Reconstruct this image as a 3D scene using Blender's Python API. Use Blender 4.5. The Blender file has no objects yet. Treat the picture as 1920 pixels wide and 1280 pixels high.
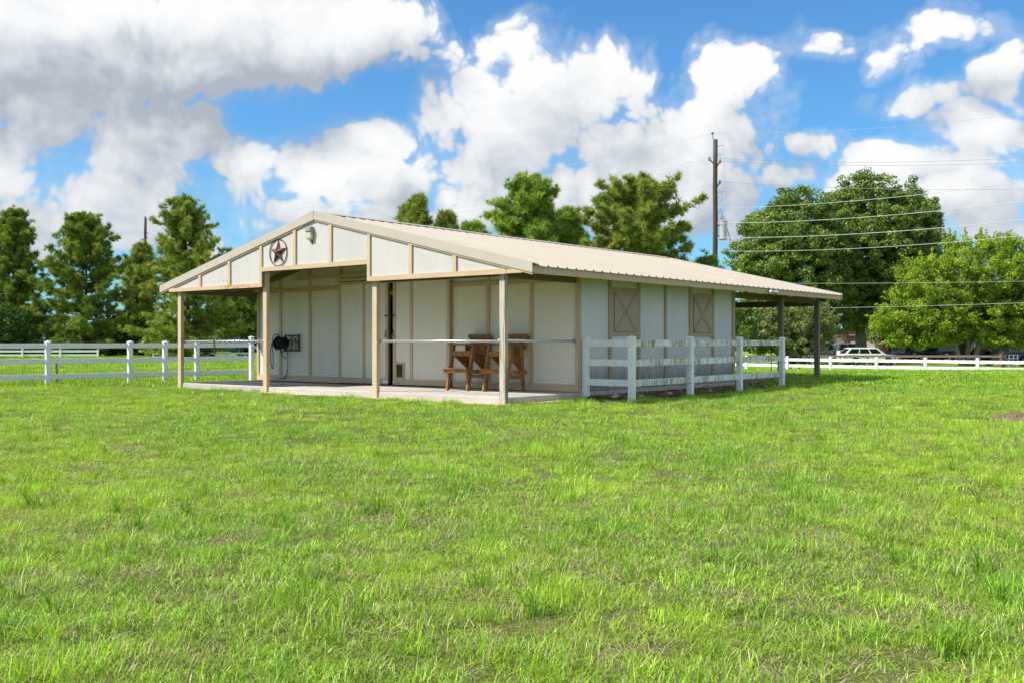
import bpy, bmesh, math, random
import numpy as np
from mathutils import Vector, Matrix, Euler

SC = bpy.context.scene
COL = SC.collection
R = math.radians
# ------------------------------------------------------------------ camera
CAMZ = 1.23
cam_d = bpy.data.cameras.new('camera'); cam = bpy.data.objects.new('camera', cam_d); COL.objects.link(cam)
cam.location = (0, 0, CAMZ); cam.rotation_euler = (R(90), 0, 0)
cam_d.lens = 35.0; cam_d.sensor_width = 36.0; cam_d.clip_end = 5000; cam_d.shift_y = -0.6 / 1920
SC.camera = cam
# ------------------------------------------------------------------ sun
SUN_TRAVEL = Vector((0.90, 0.25, -1.0)).normalized()
sun_d = bpy.data.lights.new('sun', 'SUN'); sun = bpy.data.objects.new('sun', sun_d); COL.objects.link(sun)
sun_d.energy = 4.0; sun_d.angle = R(0.5); sun_d.color = (1.0, 0.95, 0.86)
sun.rotation_euler = SUN_TRAVEL.to_track_quat('-Z', 'Y').to_euler()
sun.location = (-30, -10, 40)
SUN_EL = math.asin(-SUN_TRAVEL.z); SUN_AZ = math.atan2(-SUN_TRAVEL.x, -SUN_TRAVEL.y)
# ------------------------------------------------------------------ view / render
vs = SC.view_settings
vs.view_transform = 'Standard'; vs.look = 'None'; vs.gamma = 1.0; vs.use_curve_mapping = False
vs.exposure = 0.62
SC.render.engine = 'CYCLES'
cy = SC.cycles
cy.use_denoising = True; cy.use_adaptive_sampling = True; cy.adaptive_threshold = 0.03
cy.max_bounces = 4; cy.diffuse_bounces = 3; cy.glossy_bounces = 2; cy.transmission_bounces = 3
cy.transparent_max_bounces = 4; cy.sample_clamp_indirect = 4.0
cy.caustics_reflective = False; cy.caustics_refractive = False

# ------------------------------------------------------------------ node helper
class NT:
    """small expression builder over a node tree"""
    def __init__(self, nt): self.nt = nt; self.n = nt.nodes; self.l = nt.links
    def new(self, t, **kw):
        nd = self.n.new(t)
        for k, v in kw.items(): setattr(nd, k, v)
        return nd
    def put(self, sock, v):
        if isinstance(v, bpy.types.NodeSocket): self.l.new(v, sock)
        elif v is not None: sock.default_value = v
    def m(self, op, a, b=None, c=None, clamp=False):
        nd = self.new('ShaderNodeMath', operation=op); nd.use_clamp = clamp
        for i, v in enumerate((a, b, c)):
            if v is not None: self.put(nd.inputs[i], v)
        return nd.outputs[0]
    def v(self, op, a, b=None, c=None, out=0):
        nd = self.new('ShaderNodeVectorMath', operation=op)
        for i, x in enumerate((a, b, c)):
            if x is not None: self.put(nd.inputs[i], x)
        return nd.outputs[out]
    def noise(self, vec, scale, detail=4, rough=0.55, dist=0.0, out=0):
        nd = self.new('ShaderNodeTexNoise'); nd.noise_dimensions = '3D'
        if vec is not None: self.l.new(vec, nd.inputs['Vector'])
        nd.inputs['Scale'].default_value = scale; nd.inputs['Detail'].default_value = detail
        nd.inputs['Roughness'].default_value = rough; nd.inputs['Distortion'].default_value = dist
        return nd.outputs[out]
    def sstep(self, x, lo, hi, a=0.0, b=1.0):
        nd = self.new('ShaderNodeMapRange'); nd.interpolation_type = 'SMOOTHSTEP'
        self.put(nd.inputs[0], x)
        for i, q in zip((1, 2, 3, 4), (lo, hi, a, b)): self.put(nd.inputs[i], q)
        return nd.outputs[0]
    def lin(self, x, lo, hi, a=0.0, b=1.0):
        nd = self.new('ShaderNodeMapRange')
        self.put(nd.inputs[0], x)
        for i, q in zip((1, 2, 3, 4), (lo, hi, a, b)): self.put(nd.inputs[i], q)
        return nd.outputs[0]
    def mix(self, f, a, b, bt='MIX'):
        nd = self.new('ShaderNodeMix', data_type='RGBA', blend_type=bt)
        self.put(nd.inputs[0], f)
        for i, q in ((6, a), (7, b)):
            if isinstance(q, tuple) and len(q) == 3: q = (*q, 1)
            self.put(nd.inputs[i], q)
        return nd.outputs[2]
    def ramp(self, f, stops):
        nd = self.new('ShaderNodeValToRGB'); cr = nd.color_ramp
        while len(cr.elements) < len(stops): cr.elements.new(0.5)
        for e, (p, c) in zip(cr.elements, stops): e.position = p; e.color = (*c, 1)
        self.put(nd.inputs[0], f); return nd.outputs[0]
    def attr(self, name, out='Fac'):
        nd = self.new('ShaderNodeAttribute'); nd.attribute_name = name; return nd.outputs[out]
    def pos(self): return self.new('ShaderNodeNewGeometry').outputs['Position']
    def obj(self): return self.new('ShaderNodeTexCoord').outputs['Object']
    def scale(self, vec, s):
        return self.v('MULTIPLY', vec, s)

# ------------------------------------------------------------------ world: Nishita sky with cumulus in the sky's own directions
def px2dir(x, y):
    dx, dz = (x - 960) / 1866.7, (639.4 - y) / 1866.7
    az = math.atan(dx); return az, math.atan(dz * math.cos(az))
CLOUDS = [  # centre and radii (in 1/1866 rad), weight
    (90, 70, 300, 120, 1.35), (380, 70, 300, 105, 1.35), (620, 45, 190, 75, 1.1), (760, 95, 110, 42, .62),
    (150, 215, 190, 110, 1.0), (290, 230, 150, 90, .85), (200, 330, 150, 95, .9), (-20, 300, 80, 90, 1.0),
    (140, 405, 130, 55, .9), (300, 440, 120, 45, .75),
    (985, 150, 105, 105, 1.0), (1110, 150, 135, 85, 1.0), (880, 205, 125, 95, 1.0), (830, 165, 60, 55, .8), (960, 285, 210, 95, 1.0),
    (860, 335, 150, 75, 1.0), (1080, 350, 240, 80, 1.0), (1190, 250, 110, 90, .85), (1010, 220, 190, 120, 1.0),
    (480, 315, 85, 62, .95), (690, 275, 68, 62, 1.0), (640, 345, 150, 70, 1.0), (470, 385, 120, 50, .8),
    (1385, 160, 105, 85, 1.0), (1460, 175, 75, 75, .8), (1330, 260, 140, 95, 1.0), (1540, 78, 60, 32, .5), (1240, 330, 170, 80, 1.0),
    (1770, 45, 130, 42, .72), (1690, 105, 55, 45, .62), (1750, 188, 75, 30, .6), (1905, 130, 50, 60, .8),
    (1560, 285, 62, 38, .8), (1720, 315, 150, 52, .95), (1870, 285, 130, 75, 1.0), (1780, 385, 260, 60, .85), (1480, 350, 70, 30, .5),
    (40, 455, 170, 45, .7), (250, 450, 200, 42, .7), (600, 410, 230, 50, .85), (900, 405, 230, 50, .85), (1220, 395, 200, 55, .85), (1650, 430, 240, 45, .75), (1880, 430, 200, 45, .7),
]
def make_world():
    w = bpy.data.worlds.new('World'); SC.world = w; w.use_nodes = True
    w.cycles.sampling_method = 'MANUAL'; w.cycles.sample_map_resolution = 256
    # cloud field group: (azimuth, elevation) -> field
    g = bpy.data.node_groups.new('cloud_field', 'ShaderNodeTree')
    g.interface.new_socket('Vector', in_out='INPUT', socket_type='NodeSocketVector')
    g.interface.new_socket('Field', in_out='OUTPUT', socket_type='NodeSocketFloat')
    g.interface.new_socket('Detail', in_out='OUTPUT', socket_type='NodeSocketFloat')
    t = NT(g); gi = t.new('NodeGroupInput'); go = t.new('NodeGroupOutput')
    ae = gi.outputs[0]
    def n2(vec, scale, detail, rough, out=0):
        nd = t.new('ShaderNodeTexNoise'); nd.noise_dimensions = '2D'; t.l.new(vec, nd.inputs['Vector'])
        nd.inputs['Scale'].default_value = scale; nd.inputs['Detail'].default_value = detail; nd.inputs['Roughness'].default_value = rough
        return nd.outputs[out]
    wn = n2(ae, 7.0, 2, 0.6, 1)
    aw = t.v('ADD', ae, t.v('MULTIPLY_ADD', wn, (0.075, 0.06, 0), (-0.0375, -0.03, 0)))
    vo = t.new('ShaderNodeTexVoronoi'); vo.voronoi_dimensions = '2D'; vo.feature = 'F1'; t.l.new(aw, vo.inputs['Vector'])
    vo.inputs['Scale'].default_value = 17.0; vo.inputs['Detail'].default_value = 2.0; vo.inputs['Roughness'].default_value = 0.55; vo.inputs['Lacunarity'].default_value = 2.3
    puff = t.m('SUBTRACT', 0.42, vo.outputs['Distance'])
    fb = n2(ae, 11.0, 7, 0.62)
    big = n2(ae, 3.1, 2, 0.5)
    acc = None
    for (x, y, rx, ry, wt) in CLOUDS:
        a, e = px2dir(x, y); ra, re = rx * 1.14 / 1866.7, ry * 1.14 / 1866.7
        q = t.v('MULTIPLY_ADD', aw, (1 / ra, 1 / re, 0), (-a / ra, -e / re, 0))
        d2 = t.v('DOT_PRODUCT', q, q, out=1)
        b = t.m('MULTIPLY_ADD', d2, -wt, wt)
        acc = b if acc is None else t.m('MAXIMUM', acc, b)
    acc = t.m('MAXIMUM', acc, -0.7)
    # same cloud round the unseen sky, more of it to brighten the shade
    sep = t.new('ShaderNodeSeparateXYZ'); t.l.new(ae, sep.inputs[0])
    out = t.m('MAXIMUM', t.sstep(t.m('ABSOLUTE', sep.outputs[0]), 0.52, 0.72), t.sstep(sep.outputs[1], 0.37, 0.5))
    gen = t.m('MAXIMUM', t.m('MINIMUM', t.m('MULTIPLY_ADD', t.m('SUBTRACT', big, 0.40), 7.0, -0.05), 0.9), -0.7)
    acc = t.m('ADD', t.m('MULTIPLY', acc, t.m('SUBTRACT', 1.0, out)), t.m('MULTIPLY', gen, out))
    det = t.m('MULTIPLY_ADD', puff, 0.85, t.m('MULTIPLY', t.m('SUBTRACT', fb, 0.5), 1.25))
    t.l.new(acc, go.inputs[0]); t.l.new(det, go.inputs[1])
    # fine relief alone, for the short step
    h = bpy.data.node_groups.new('cloud_detail', 'ShaderNodeTree')
    h.interface.new_socket('Vector', in_out='INPUT', socket_type='NodeSocketVector'); h.interface.new_socket('Detail', in_out='OUTPUT', socket_type='NodeSocketFloat')
    t = NT(h); gi = t.new('NodeGroupInput'); go = t.new('NodeGroupOutput'); ae = gi.outputs[0]
    wn = n2(ae, 7.0, 2, 0.6, 1)
    aw = t.v('ADD', ae, t.v('MULTIPLY_ADD', wn, (0.075, 0.06, 0), (-0.0375, -0.03, 0)))
    vo = t.new('ShaderNodeTexVoronoi'); vo.voronoi_dimensions = '2D'; vo.feature = 'F1'; t.l.new(aw, vo.inputs['Vector'])
    vo.inputs['Scale'].default_value = 17.0; vo.inputs['Detail'].default_value = 2.0; vo.inputs['Roughness'].default_value = 0.55; vo.inputs['Lacunarity'].default_value = 2.3
    fb = n2(ae, 11.0, 5, 0.62)
    t.l.new(t.m('MULTIPLY_ADD', t.m('SUBTRACT', 0.42, vo.outputs['Distance']), 0.85, t.m('MULTIPLY', t.m('SUBTRACT', fb, 0.5), 1.25)), go.inputs[0])

    t = NT(w.node_tree); w.node_tree.nodes.clear()
    sky = t.new('ShaderNodeTexSky'); sky.sky_type = 'NISHITA'; sky.sun_disc = False
    sky.sun_elevation = SUN_EL; sky.sun_rotation = SUN_AZ
    sky.air_density = 1.0; sky.dust_density = 0.6; sky.ozone_density = 2.5; sky.altitude = 0
    d = t.new('ShaderNodeTexCoord').outputs['Generated']
    s = t.new('ShaderNodeSeparateXYZ'); t.l.new(d, s.inputs[0])
    az = t.m('ARCTAN2', s.outputs[0], s.outputs[1]); el = t.m('ARCSINE', s.outputs[2])
    c = t.new('ShaderNodeCombineXYZ'); t.l.new(az, c.inputs[0]); t.l.new(el, c.inputs[1])
    ae = c.outputs[0]
    def field(vec):
        nd = t.new('ShaderNodeGroup'); nd.node_tree = g; t.l.new(vec, nd.inputs[0]); return nd
    F0 = field(ae); f0 = t.m('ADD', F0.outputs[0], F0.outputs[1])
    D1 = t.new('ShaderNodeGroup'); D1.node_tree = h; t.l.new(t.v('ADD', ae, (-0.011, 0.020, 0)), D1.inputs[0])      # a step towards the sun
    f2 = field(t.v('ADD', ae, (-0.030, 0.060, 0))).outputs[0]     # and a longer one
    dens = t.sstep(f0, -0.05, 0.34)
    thin = t.sstep(f0, -0.5, 0.2, 0.0, 0.28)
    dens = t.m('MAXIMUM', dens, thin)
    sh = t.m('MULTIPLY_ADD', t.m('SUBTRACT', F0.outputs[1], D1.outputs[0]), 0.34, 0.40)
    sh = t.m('MULTIPLY_ADD', t.m('SUBTRACT', t.m('MINIMUM', F0.outputs[0], 1.1), t.m('MINIMUM', f2, 1.1)), 0.46, sh)
    # the broad deck high on the left is thicker and greyer
    a0, e0 = px2dir(330, 70)
    q = t.v('MULTIPLY_ADD', ae, (1 / .29, 1 / .10, 0), (-a0 / .29, -e0 / .10, 0))
    deck = t.sstep(t.v('DOT_PRODUCT', q, q, out=1), 1.3, 0.2)
    lit = t.m('SUBTRACT', sh, t.m('MULTIPLY', deck, 0.28), clamp=True)
    K = 0.875 / 0.1
    cc = t.ramp(lit, [(0.0, (.44, .49, .56)), (0.25, (.60, .65, .71)), (0.50, (.80, .83, .87)), (0.72, (.93, .945, .96)), (0.95, (1.0, 1.0, 1.0))])
    ccs = t.v('MULTIPLY', cc, (K, K, K))
    skm = t.v('MULTIPLY', sky.outputs[0], (0.62, 1.16, 1.50))
    mixc = t.mix(dens, skm, ccs)
    bg = t.new('ShaderNodeBackground'); bg.inputs[1].default_value = 0.074
    t.l.new(mixc, bg.inputs[0])
    o = t.new('ShaderNodeOutputWorld'); t.l.new(bg.outputs[0], o.inputs[0])
make_world()

# ------------------------------------------------------------------ materials
MATS = {}
def new_mat(name):
    m = bpy.data.materials.new(name); m.use_nodes = True; t = NT(m.node_tree); m.node_tree.nodes.clear()
    MATS[name] = m
    return m, t
def finish(t, col, rough=0.6, metal=0.0, bump=None, bstr=0.3, bdist=0.01, spec=0.4, extra=None):
    p = t.new('ShaderNodeBsdfPrincipled')
    if isinstance(col, tuple): col = (*col[:3], 1)
    t.put(p.inputs['Base Color'], col); t.put(p.inputs['Roughness'], rough); t.put(p.inputs['Metallic'], metal)
    p.inputs['Specular IOR Level'].default_value = spec
    if bump is not None:
        b = t.new('ShaderNodeBump'); b.inputs['Strength'].default_value = bstr; b.inputs['Distance'].default_value = bdist
        t.l.new(bump, b.inputs['Height']); t.l.new(b.outputs[0], p.inputs['Normal'])
    o = t.new('ShaderNodeOutputMaterial'); t.l.new(p.outputs[0], o.inputs[0])
    if extra: extra(p)
    return p
def mul(c, k): return tuple(x * k for x in c)

def simple(name, col, rough=0.6, metal=0.0, var=0.12, scale=6.0, bstr=0.15, spec=0.4):
    m, t = new_mat(name); p = t.pos()
    n = t.noise(p, scale, 5, 0.6)
    c = t.mix(t.lin(n, .3, .7), mul(col, 1 - var), mul(col, 1 + var))
    finish(t, c, rough, metal, n, bstr, 0.01, spec); return m

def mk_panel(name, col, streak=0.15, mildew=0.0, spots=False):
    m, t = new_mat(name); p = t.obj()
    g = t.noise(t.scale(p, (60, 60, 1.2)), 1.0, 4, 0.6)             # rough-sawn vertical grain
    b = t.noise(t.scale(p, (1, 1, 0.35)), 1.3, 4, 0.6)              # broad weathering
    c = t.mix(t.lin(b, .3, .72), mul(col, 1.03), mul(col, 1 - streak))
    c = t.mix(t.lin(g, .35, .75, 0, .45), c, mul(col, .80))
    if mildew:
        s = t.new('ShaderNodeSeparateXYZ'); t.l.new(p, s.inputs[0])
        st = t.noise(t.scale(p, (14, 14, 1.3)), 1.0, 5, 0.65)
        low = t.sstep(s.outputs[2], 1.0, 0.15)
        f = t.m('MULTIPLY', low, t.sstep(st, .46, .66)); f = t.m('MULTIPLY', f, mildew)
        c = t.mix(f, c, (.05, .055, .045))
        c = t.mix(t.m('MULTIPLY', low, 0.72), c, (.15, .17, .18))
    if spots:
        sp = t.noise(t.scale(p, (9, 9, 5)), 1.6, 3, 0.7); ar = t.noise(p, 1.1, 2, 0.5)
        s = t.new('ShaderNodeSeparateXYZ'); t.l.new(p, s.inputs[0])
        ar = t.sstep(s.outputs[0], -7.9, -8.7)
        ar = t.m('MULTIPLY', ar, t.sstep(s.outputs[0], -9.7, -9.1))
        c = t.mix(t.m('MULTIPLY', t.sstep(sp, .62, .66), ar), c, (.10, .09, .08))
        ss = t.noise(t.scale(p, (7, 7, .5)), 1.3, 3, .6)
        c = t.mix(t.m('MULTIPLY', t.sstep(ss, .5, .8), t.m('MULTIPLY', ar, .35)), c, (.33, .32, .30))
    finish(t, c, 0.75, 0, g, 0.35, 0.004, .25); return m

def mk_wood(name, col, dark, scale=(30, 30, 1.5), rough=0.65, contrast=(.35, .7), rust=False):
    m, t = new_mat(name); p = t.obj()
    g = t.noise(t.scale(p, scale), 1.0, 6, 0.62, 0.4)
    b = t.noise(p, 2.2, 3, 0.5)
    c = t.mix(t.lin(g, *contrast), mul(col, 1.05), dark)
    c = t.mix(t.lin(b, .3, .7, 0, .4), c, mul(col, .86))
    kn = t.noise(t.scale(p, (6, 6, 3)), 1.5, 2, .5)
    c = t.mix(t.sstep(kn, .72, .76, 0, .55), c, mul(dark, .6))
    finish(t, c, rough, 0, g, 0.3, 0.004, .3); return m

mk_panel('panel_white', (.82, .755, .645), .10)  # same paint as the gable; shade lift and warm bounce put into the colour
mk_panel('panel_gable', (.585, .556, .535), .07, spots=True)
mk_panel('panel_side', (.77, .78, .755), .12, mildew=.8)  # gable paint again, coloured lighter to lift the shaded side wall
mk_wood('trim_tan', (.62, .475, .315), (.50, .37, .24), contrast=(.3, .85))
mk_wood('trim_board', (.60, .455, .30), (.45, .32, .20), scale=(1.5, 30, 30), contrast=(.35, .8))
mk_wood('shutter_tan', (.50, .395, .265), (.43, .335, .22), scale=(24, 24, 2), contrast=(.3, .8))
mk_wood('brace_tan', (.42, .335, .23), (.35, .275, .18), scale=(24, 24, 2), contrast=(.3, .8))
mk_wood('post_tan', (.61, .475, .32), (.42, .30, .18), contrast=(.45, .8))
mk_wood('post_worn', (.58, .51, .42), (.13, .09, .06), scale=(30, 30, 1.1), contrast=(.46, .62))
mk_wood('post_brown', (.27, .21, .155), (.17, .13, .095))
mk_wood('rafter_wood', (.22, .17, .11), (.12, .09, .06), scale=(3, 20, 20))
mk_wood('stool_wood', (.38, .178, .056), (.15, .062, .022), scale=(14, 14, 4), rough=.45)
mk_wood('pole_wood', (.11, .075, .055), (.05, .035, .028), scale=(16, 16, .7))
mk_wood('rail_wood', (.30, .255, .21), (.16, .13, .11), scale=(2, 20, 20))
def mk_board_rust():
    m, t = new_mat('trim_board_rusty'); p = t.obj()
    g = t.noise(t.scale(p, (1.5, 30, 30)), 1.0, 6, 0.62, 0.4); col = (.60, .455, .30)
    c = t.mix(t.lin(g, .35, .8), mul(col, 1.05), (.45, .32, .20))
    r = t.noise(t.scale(p, (3.2, 5, 9)), 1.4, 5, .7)
    s = t.new('ShaderNodeSeparateXYZ'); t.l.new(p, s.inputs[0])
    rg = t.m('MULTIPLY', t.sstep(s.outputs[0], -9.3, -8.7), t.sstep(s.outputs[0], -7.45, -7.7))
    c = t.mix(t.m('MULTIPLY', rg, t.sstep(r, .46, .62)), c, (.48, .20, .05))
    c = t.mix(t.m('MULTIPLY', rg, t.sstep(r, .60, .68)), c, (.16, .07, .02))
    finish(t, c, .75, 0, g, .3, .004, .3)
mk_board_rust()
def mk_roof():
    m, t = new_mat('roof_metal'); p = t.obj(); col = (.435, .385, .32)
    b = t.noise(t.scale(p, (.5, 1.0, 1)), 1.0, 4, .6); f = t.noise(p, 26, 3, .6)
    c = t.mix(t.lin(b, .3, .7), mul(col, 1.02), mul(col, .95))
    c = t.mix(t.sstep(f, .62, .78, 0, .25), c, mul(col, .7))
    finish(t, c, .62, 0, b, .05, .01, .12)
mk_roof()
simple('rake_metal', (.50, .445, .385), .6, 0, .04, 3, .03, .2)
def mk_vinyl(name, algae):
    m, t = new_mat(name); p = t.pos(); col = (.87, .885, .90)
    c = (*col, 1)
    if algae:
        st = t.noise(t.scale(p, (11, 11, 2.2)), 1.0, 6, .7, .6); f = t.noise(p, 34, 4, .65); b = t.noise(p, 1.1, 3, .5)
        k = t.m('ADD', t.m('MULTIPLY', st, .55), t.m('MULTIPLY', f, .3)); k = t.m('ADD', k, t.m('MULTIPLY', b, .25))
        c = t.mix(t.sstep(k, .47, .62, 0, .85 * algae), col, (.30, .33, .19))
        c = t.mix(t.sstep(k, .57, .68, 0, .9 * algae), c, (.085, .11, .045))
    else:
        b = t.noise(p, 3.0, 4, .6); c = t.mix(t.sstep(b, .45, .75, 0, .22), col, (.60, .60, .55))
    finish(t, c, .35 if not algae else .6, 0, None, spec=.5)
mk_vinyl('vinyl_white', 0); mk_vinyl('vinyl_algae', 1.0); mk_vinyl('vinyl_smudge', .16)
def mk_concrete():
    m, t = new_mat('concrete'); p = t.pos()
    a = t.noise(p, 1.2, 5, .6); f = t.noise(p, 40, 4, .6)
    c = t.mix(t.lin(a, .3, .7), (.60, .545, .48), (.47, .43, .38)); c = t.mix(t.lin(f, .3, .8, 0, .3), c, (.34, .31, .28))
    finish(t, c, .85, 0, f, .25, .004, .3)
mk_concrete()
simple('rubber', (.055, .058, .062), .6, 0, .25, 9, .3)
simple('galvanised', (.62, .65, .67), .38, .75, .08, 12, .05)
simple('galv_dull', (.40, .43, .45), .5, .5, .12, 12, .05)
simple('rusty_iron', (.20, .09, .05), .8, .2, .3, 30, .3)
simple('star_metal', (.165, .06, .045), .55, .25, .25, 14, .25)
simple('ring_metal', (.06, .04, .035), .5, .5, .2, 14, .1)
simple('black_iron', (.014, .014, .015), .45, .3, .2, 14, .1)
simple('hose_black', (.010, .010, .011), .4, 0, .2, 14, .05)
simple('dark_gap', (.006, .006, .006), .9, 0, .1, 4, 0)
simple('lamp_grey', (.33, .32, .29), .55, .1, .2, 30, .3)
simple('lamp_lens', (.58, .54, .40), .3, 0, .1, 20, .2)
simple('bulb_amber', (.75, .50, .16), .2, 0, .1, 20, 0)
simple('tape_white', (.75, .78, .78), .5, 0, .05, 8, 0)
simple('wire_grey', (.52, .54, .56), .5, .3, .05, 3, 0)
simple('wire_light', (.50, .50, .49), .5, .2, .05, 3, 0)
simple('wire_fence', (.10, .11, .10), .6, .5, .1, 3, 0)
simple('transformer_grey', (.52, .56, .58), .4, .1, .06, 3, .05)
simple('insulator', (.30, .31, .32), .35, 0, .1, 3, 0)
simple('bark', (.13, .10, .075), .9, 0, .35, 5, .6)
simple('bark_pine', (.095, .062, .045), .9, 0, .35, 5, .6)
simple('bark_grey', (.24, .21, .175), .9, 0, .3, 5, .5)
simple('gravel', (.44, .38, .31), .95, 0, .25, 3, .5)
simple('paint_white', (.80, .80, .80), .2, 0, .02, 2, 0, .6)
simple('paint_navy_shaded', (.018, .05, .13), .2, .2, .1, 2, 0, .6)  # blue darkened, the trees' shade put into the trucks' colour
simple('paint_blue', (.03, .10, .28), .2, .2, .1, 2, 0, .6)
simple('paint_grey', (.16, .19, .23), .22, .3, .1, 2, 0, .6)
simple('paint_black', (.012, .013, .015), .2, .2, .1, 2, 0, .6)
simple('paint_red', (.42, .022, .02), .35, 0, .1, 2, 0, .5)
simple('glass_dark', (.012, .016, .02), .06, 0, .1, 2, 0, .8)
simple('tyre', (.014, .014, .014), .8, 0, .2, 20, .1)
simple('rim', (.55, .56, .58), .3, .8, .05, 8, 0)
simple('tail_red', (.40, .012, .015), .25, 0, .1, 6, 0)
simple('plate', (.75, .76, .72), .5, 0, .05, 6, 0)
simple('house_white', (.62, .63, .64), .7, 0, .08, 2, .1)
simple('house_roof', (.16, .12, .095), .9, 0, .2, 6, .3)
simple('house_trim', (.34, .20, .12), .8, 0, .15, 6, .2)
simple('porch_brown', (.12, .05, .03), .8, 0, .2, 6, .2)
simple('tan_wall', (.42, .33, .27), .85, 0, .15, 2, .2)
def mk_brick():
    m, t = new_mat('brick'); p = t.obj()
    b = t.new('ShaderNodeTexBrick'); t.l.new(t.v('MULTIPLY', p, (1, 1, 1)), b.inputs['Vector'])
    mp = t.new('ShaderNodeMapping'); mp.inputs['Rotation'].default_value = (R(90), 0, 0); t.l.new(p, mp.inputs['Vector']); t.l.new(mp.outputs[0], b.inputs['Vector'])
    b.inputs['Color1'].default_value = (.32, .25, .20, 1); b.inputs['Color2'].default_value = (.22, .165, .13, 1); b.inputs['Mortar'].default_value = (.42, .38, .33, 1)
    b.inputs['Scale'].default_value = 4.4; b.inputs['Mortar Size'].default_value = .02
    finish(t, b.outputs[0], .9, 0, b.outputs[1], .2, .01, .2)
mk_brick()

def mk_leaf(name, stops, transl=0.35, rough=.5, patch=None, patch_scale=.35):
    m, t = new_mat(name)
    r = t.attr('rnd')
    c = t.ramp(r, stops)
    if patch:
        n = t.noise(t.pos(), patch_scale, 3, .5)
        c = t.mix(t.sstep(n, .45, .68, 0, .75), c, patch)
    if rough < .45:
        p = t.new('ShaderNodeBsdfPrincipled'); t.l.new(c, p.inputs['Base Color']); p.inputs['Roughness'].default_value = rough
        p.inputs['Specular IOR Level'].default_value = .35
    else:
        p = t.new('ShaderNodeBsdfDiffuse'); t.l.new(c, p.inputs[0])
    tr = t.new('ShaderNodeBsdfTranslucent'); t.l.new(t.v('MULTIPLY', c, (1.25, 1.3, .7)), tr.inputs[0])
    mx = t.new('ShaderNodeMixShader'); mx.inputs[0].default_value = transl
    t.l.new(p.outputs[0], mx.inputs[1]); t.l.new(tr.outputs[0], mx.inputs[2])
    o = t.new('ShaderNodeOutputMaterial'); t.l.new(mx.outputs[0], o.inputs[0]); return m
mk_leaf('needle_dark', [(0, (0.103, 0.181, 0.042)), (.5, (0.212, 0.314, 0.064)), (.85, (0.411, 0.478, 0.095)), (1, (0.650, 0.560, 0.145))], .25)
mk_leaf('needle_olive', [(0, (0.137, 0.204, 0.046)), (.5, (0.286, 0.367, 0.080)), (.85, (0.473, 0.517, 0.127)), (1, (0.647, 0.571, 0.177))], .28)
mk_leaf('needle_green', [(0, (0.109, 0.207, 0.045)), (.5, (0.264, 0.414, 0.074)), (.85, (0.495, 0.590, 0.108)), (1, (0.680, 0.649, 0.144))], .28)
mk_leaf('leaf_gum', [(0, (0.092, 0.156, 0.030)), (.5, (0.169, 0.262, 0.045)), (.85, (0.323, 0.401, 0.072)), (1, (0.492, 0.486, 0.115))], .25, .4)
mk_leaf('leaf_lime', [(0, (0.140, 0.228, 0.034)), (.5, (0.280, 0.396, 0.049)), (.85, (0.427, 0.527, 0.077)), (1, (0.525, 0.546, 0.134))], .4)
mk_leaf('leaf_olive', [(0, (0.095, 0.132, 0.043)), (.5, (0.209, 0.253, 0.090)), (.85, (0.342, 0.383, 0.158)), (1, (0.455, 0.443, 0.198))], .25)
mk_leaf('leaf_dark', [(0, (0.032, 0.075, 0.022)), (.5, (0.064, 0.131, 0.036)), (.9, (0.126, 0.206, 0.054)), (1, (0.216, 0.263, 0.072))], .25)

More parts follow.
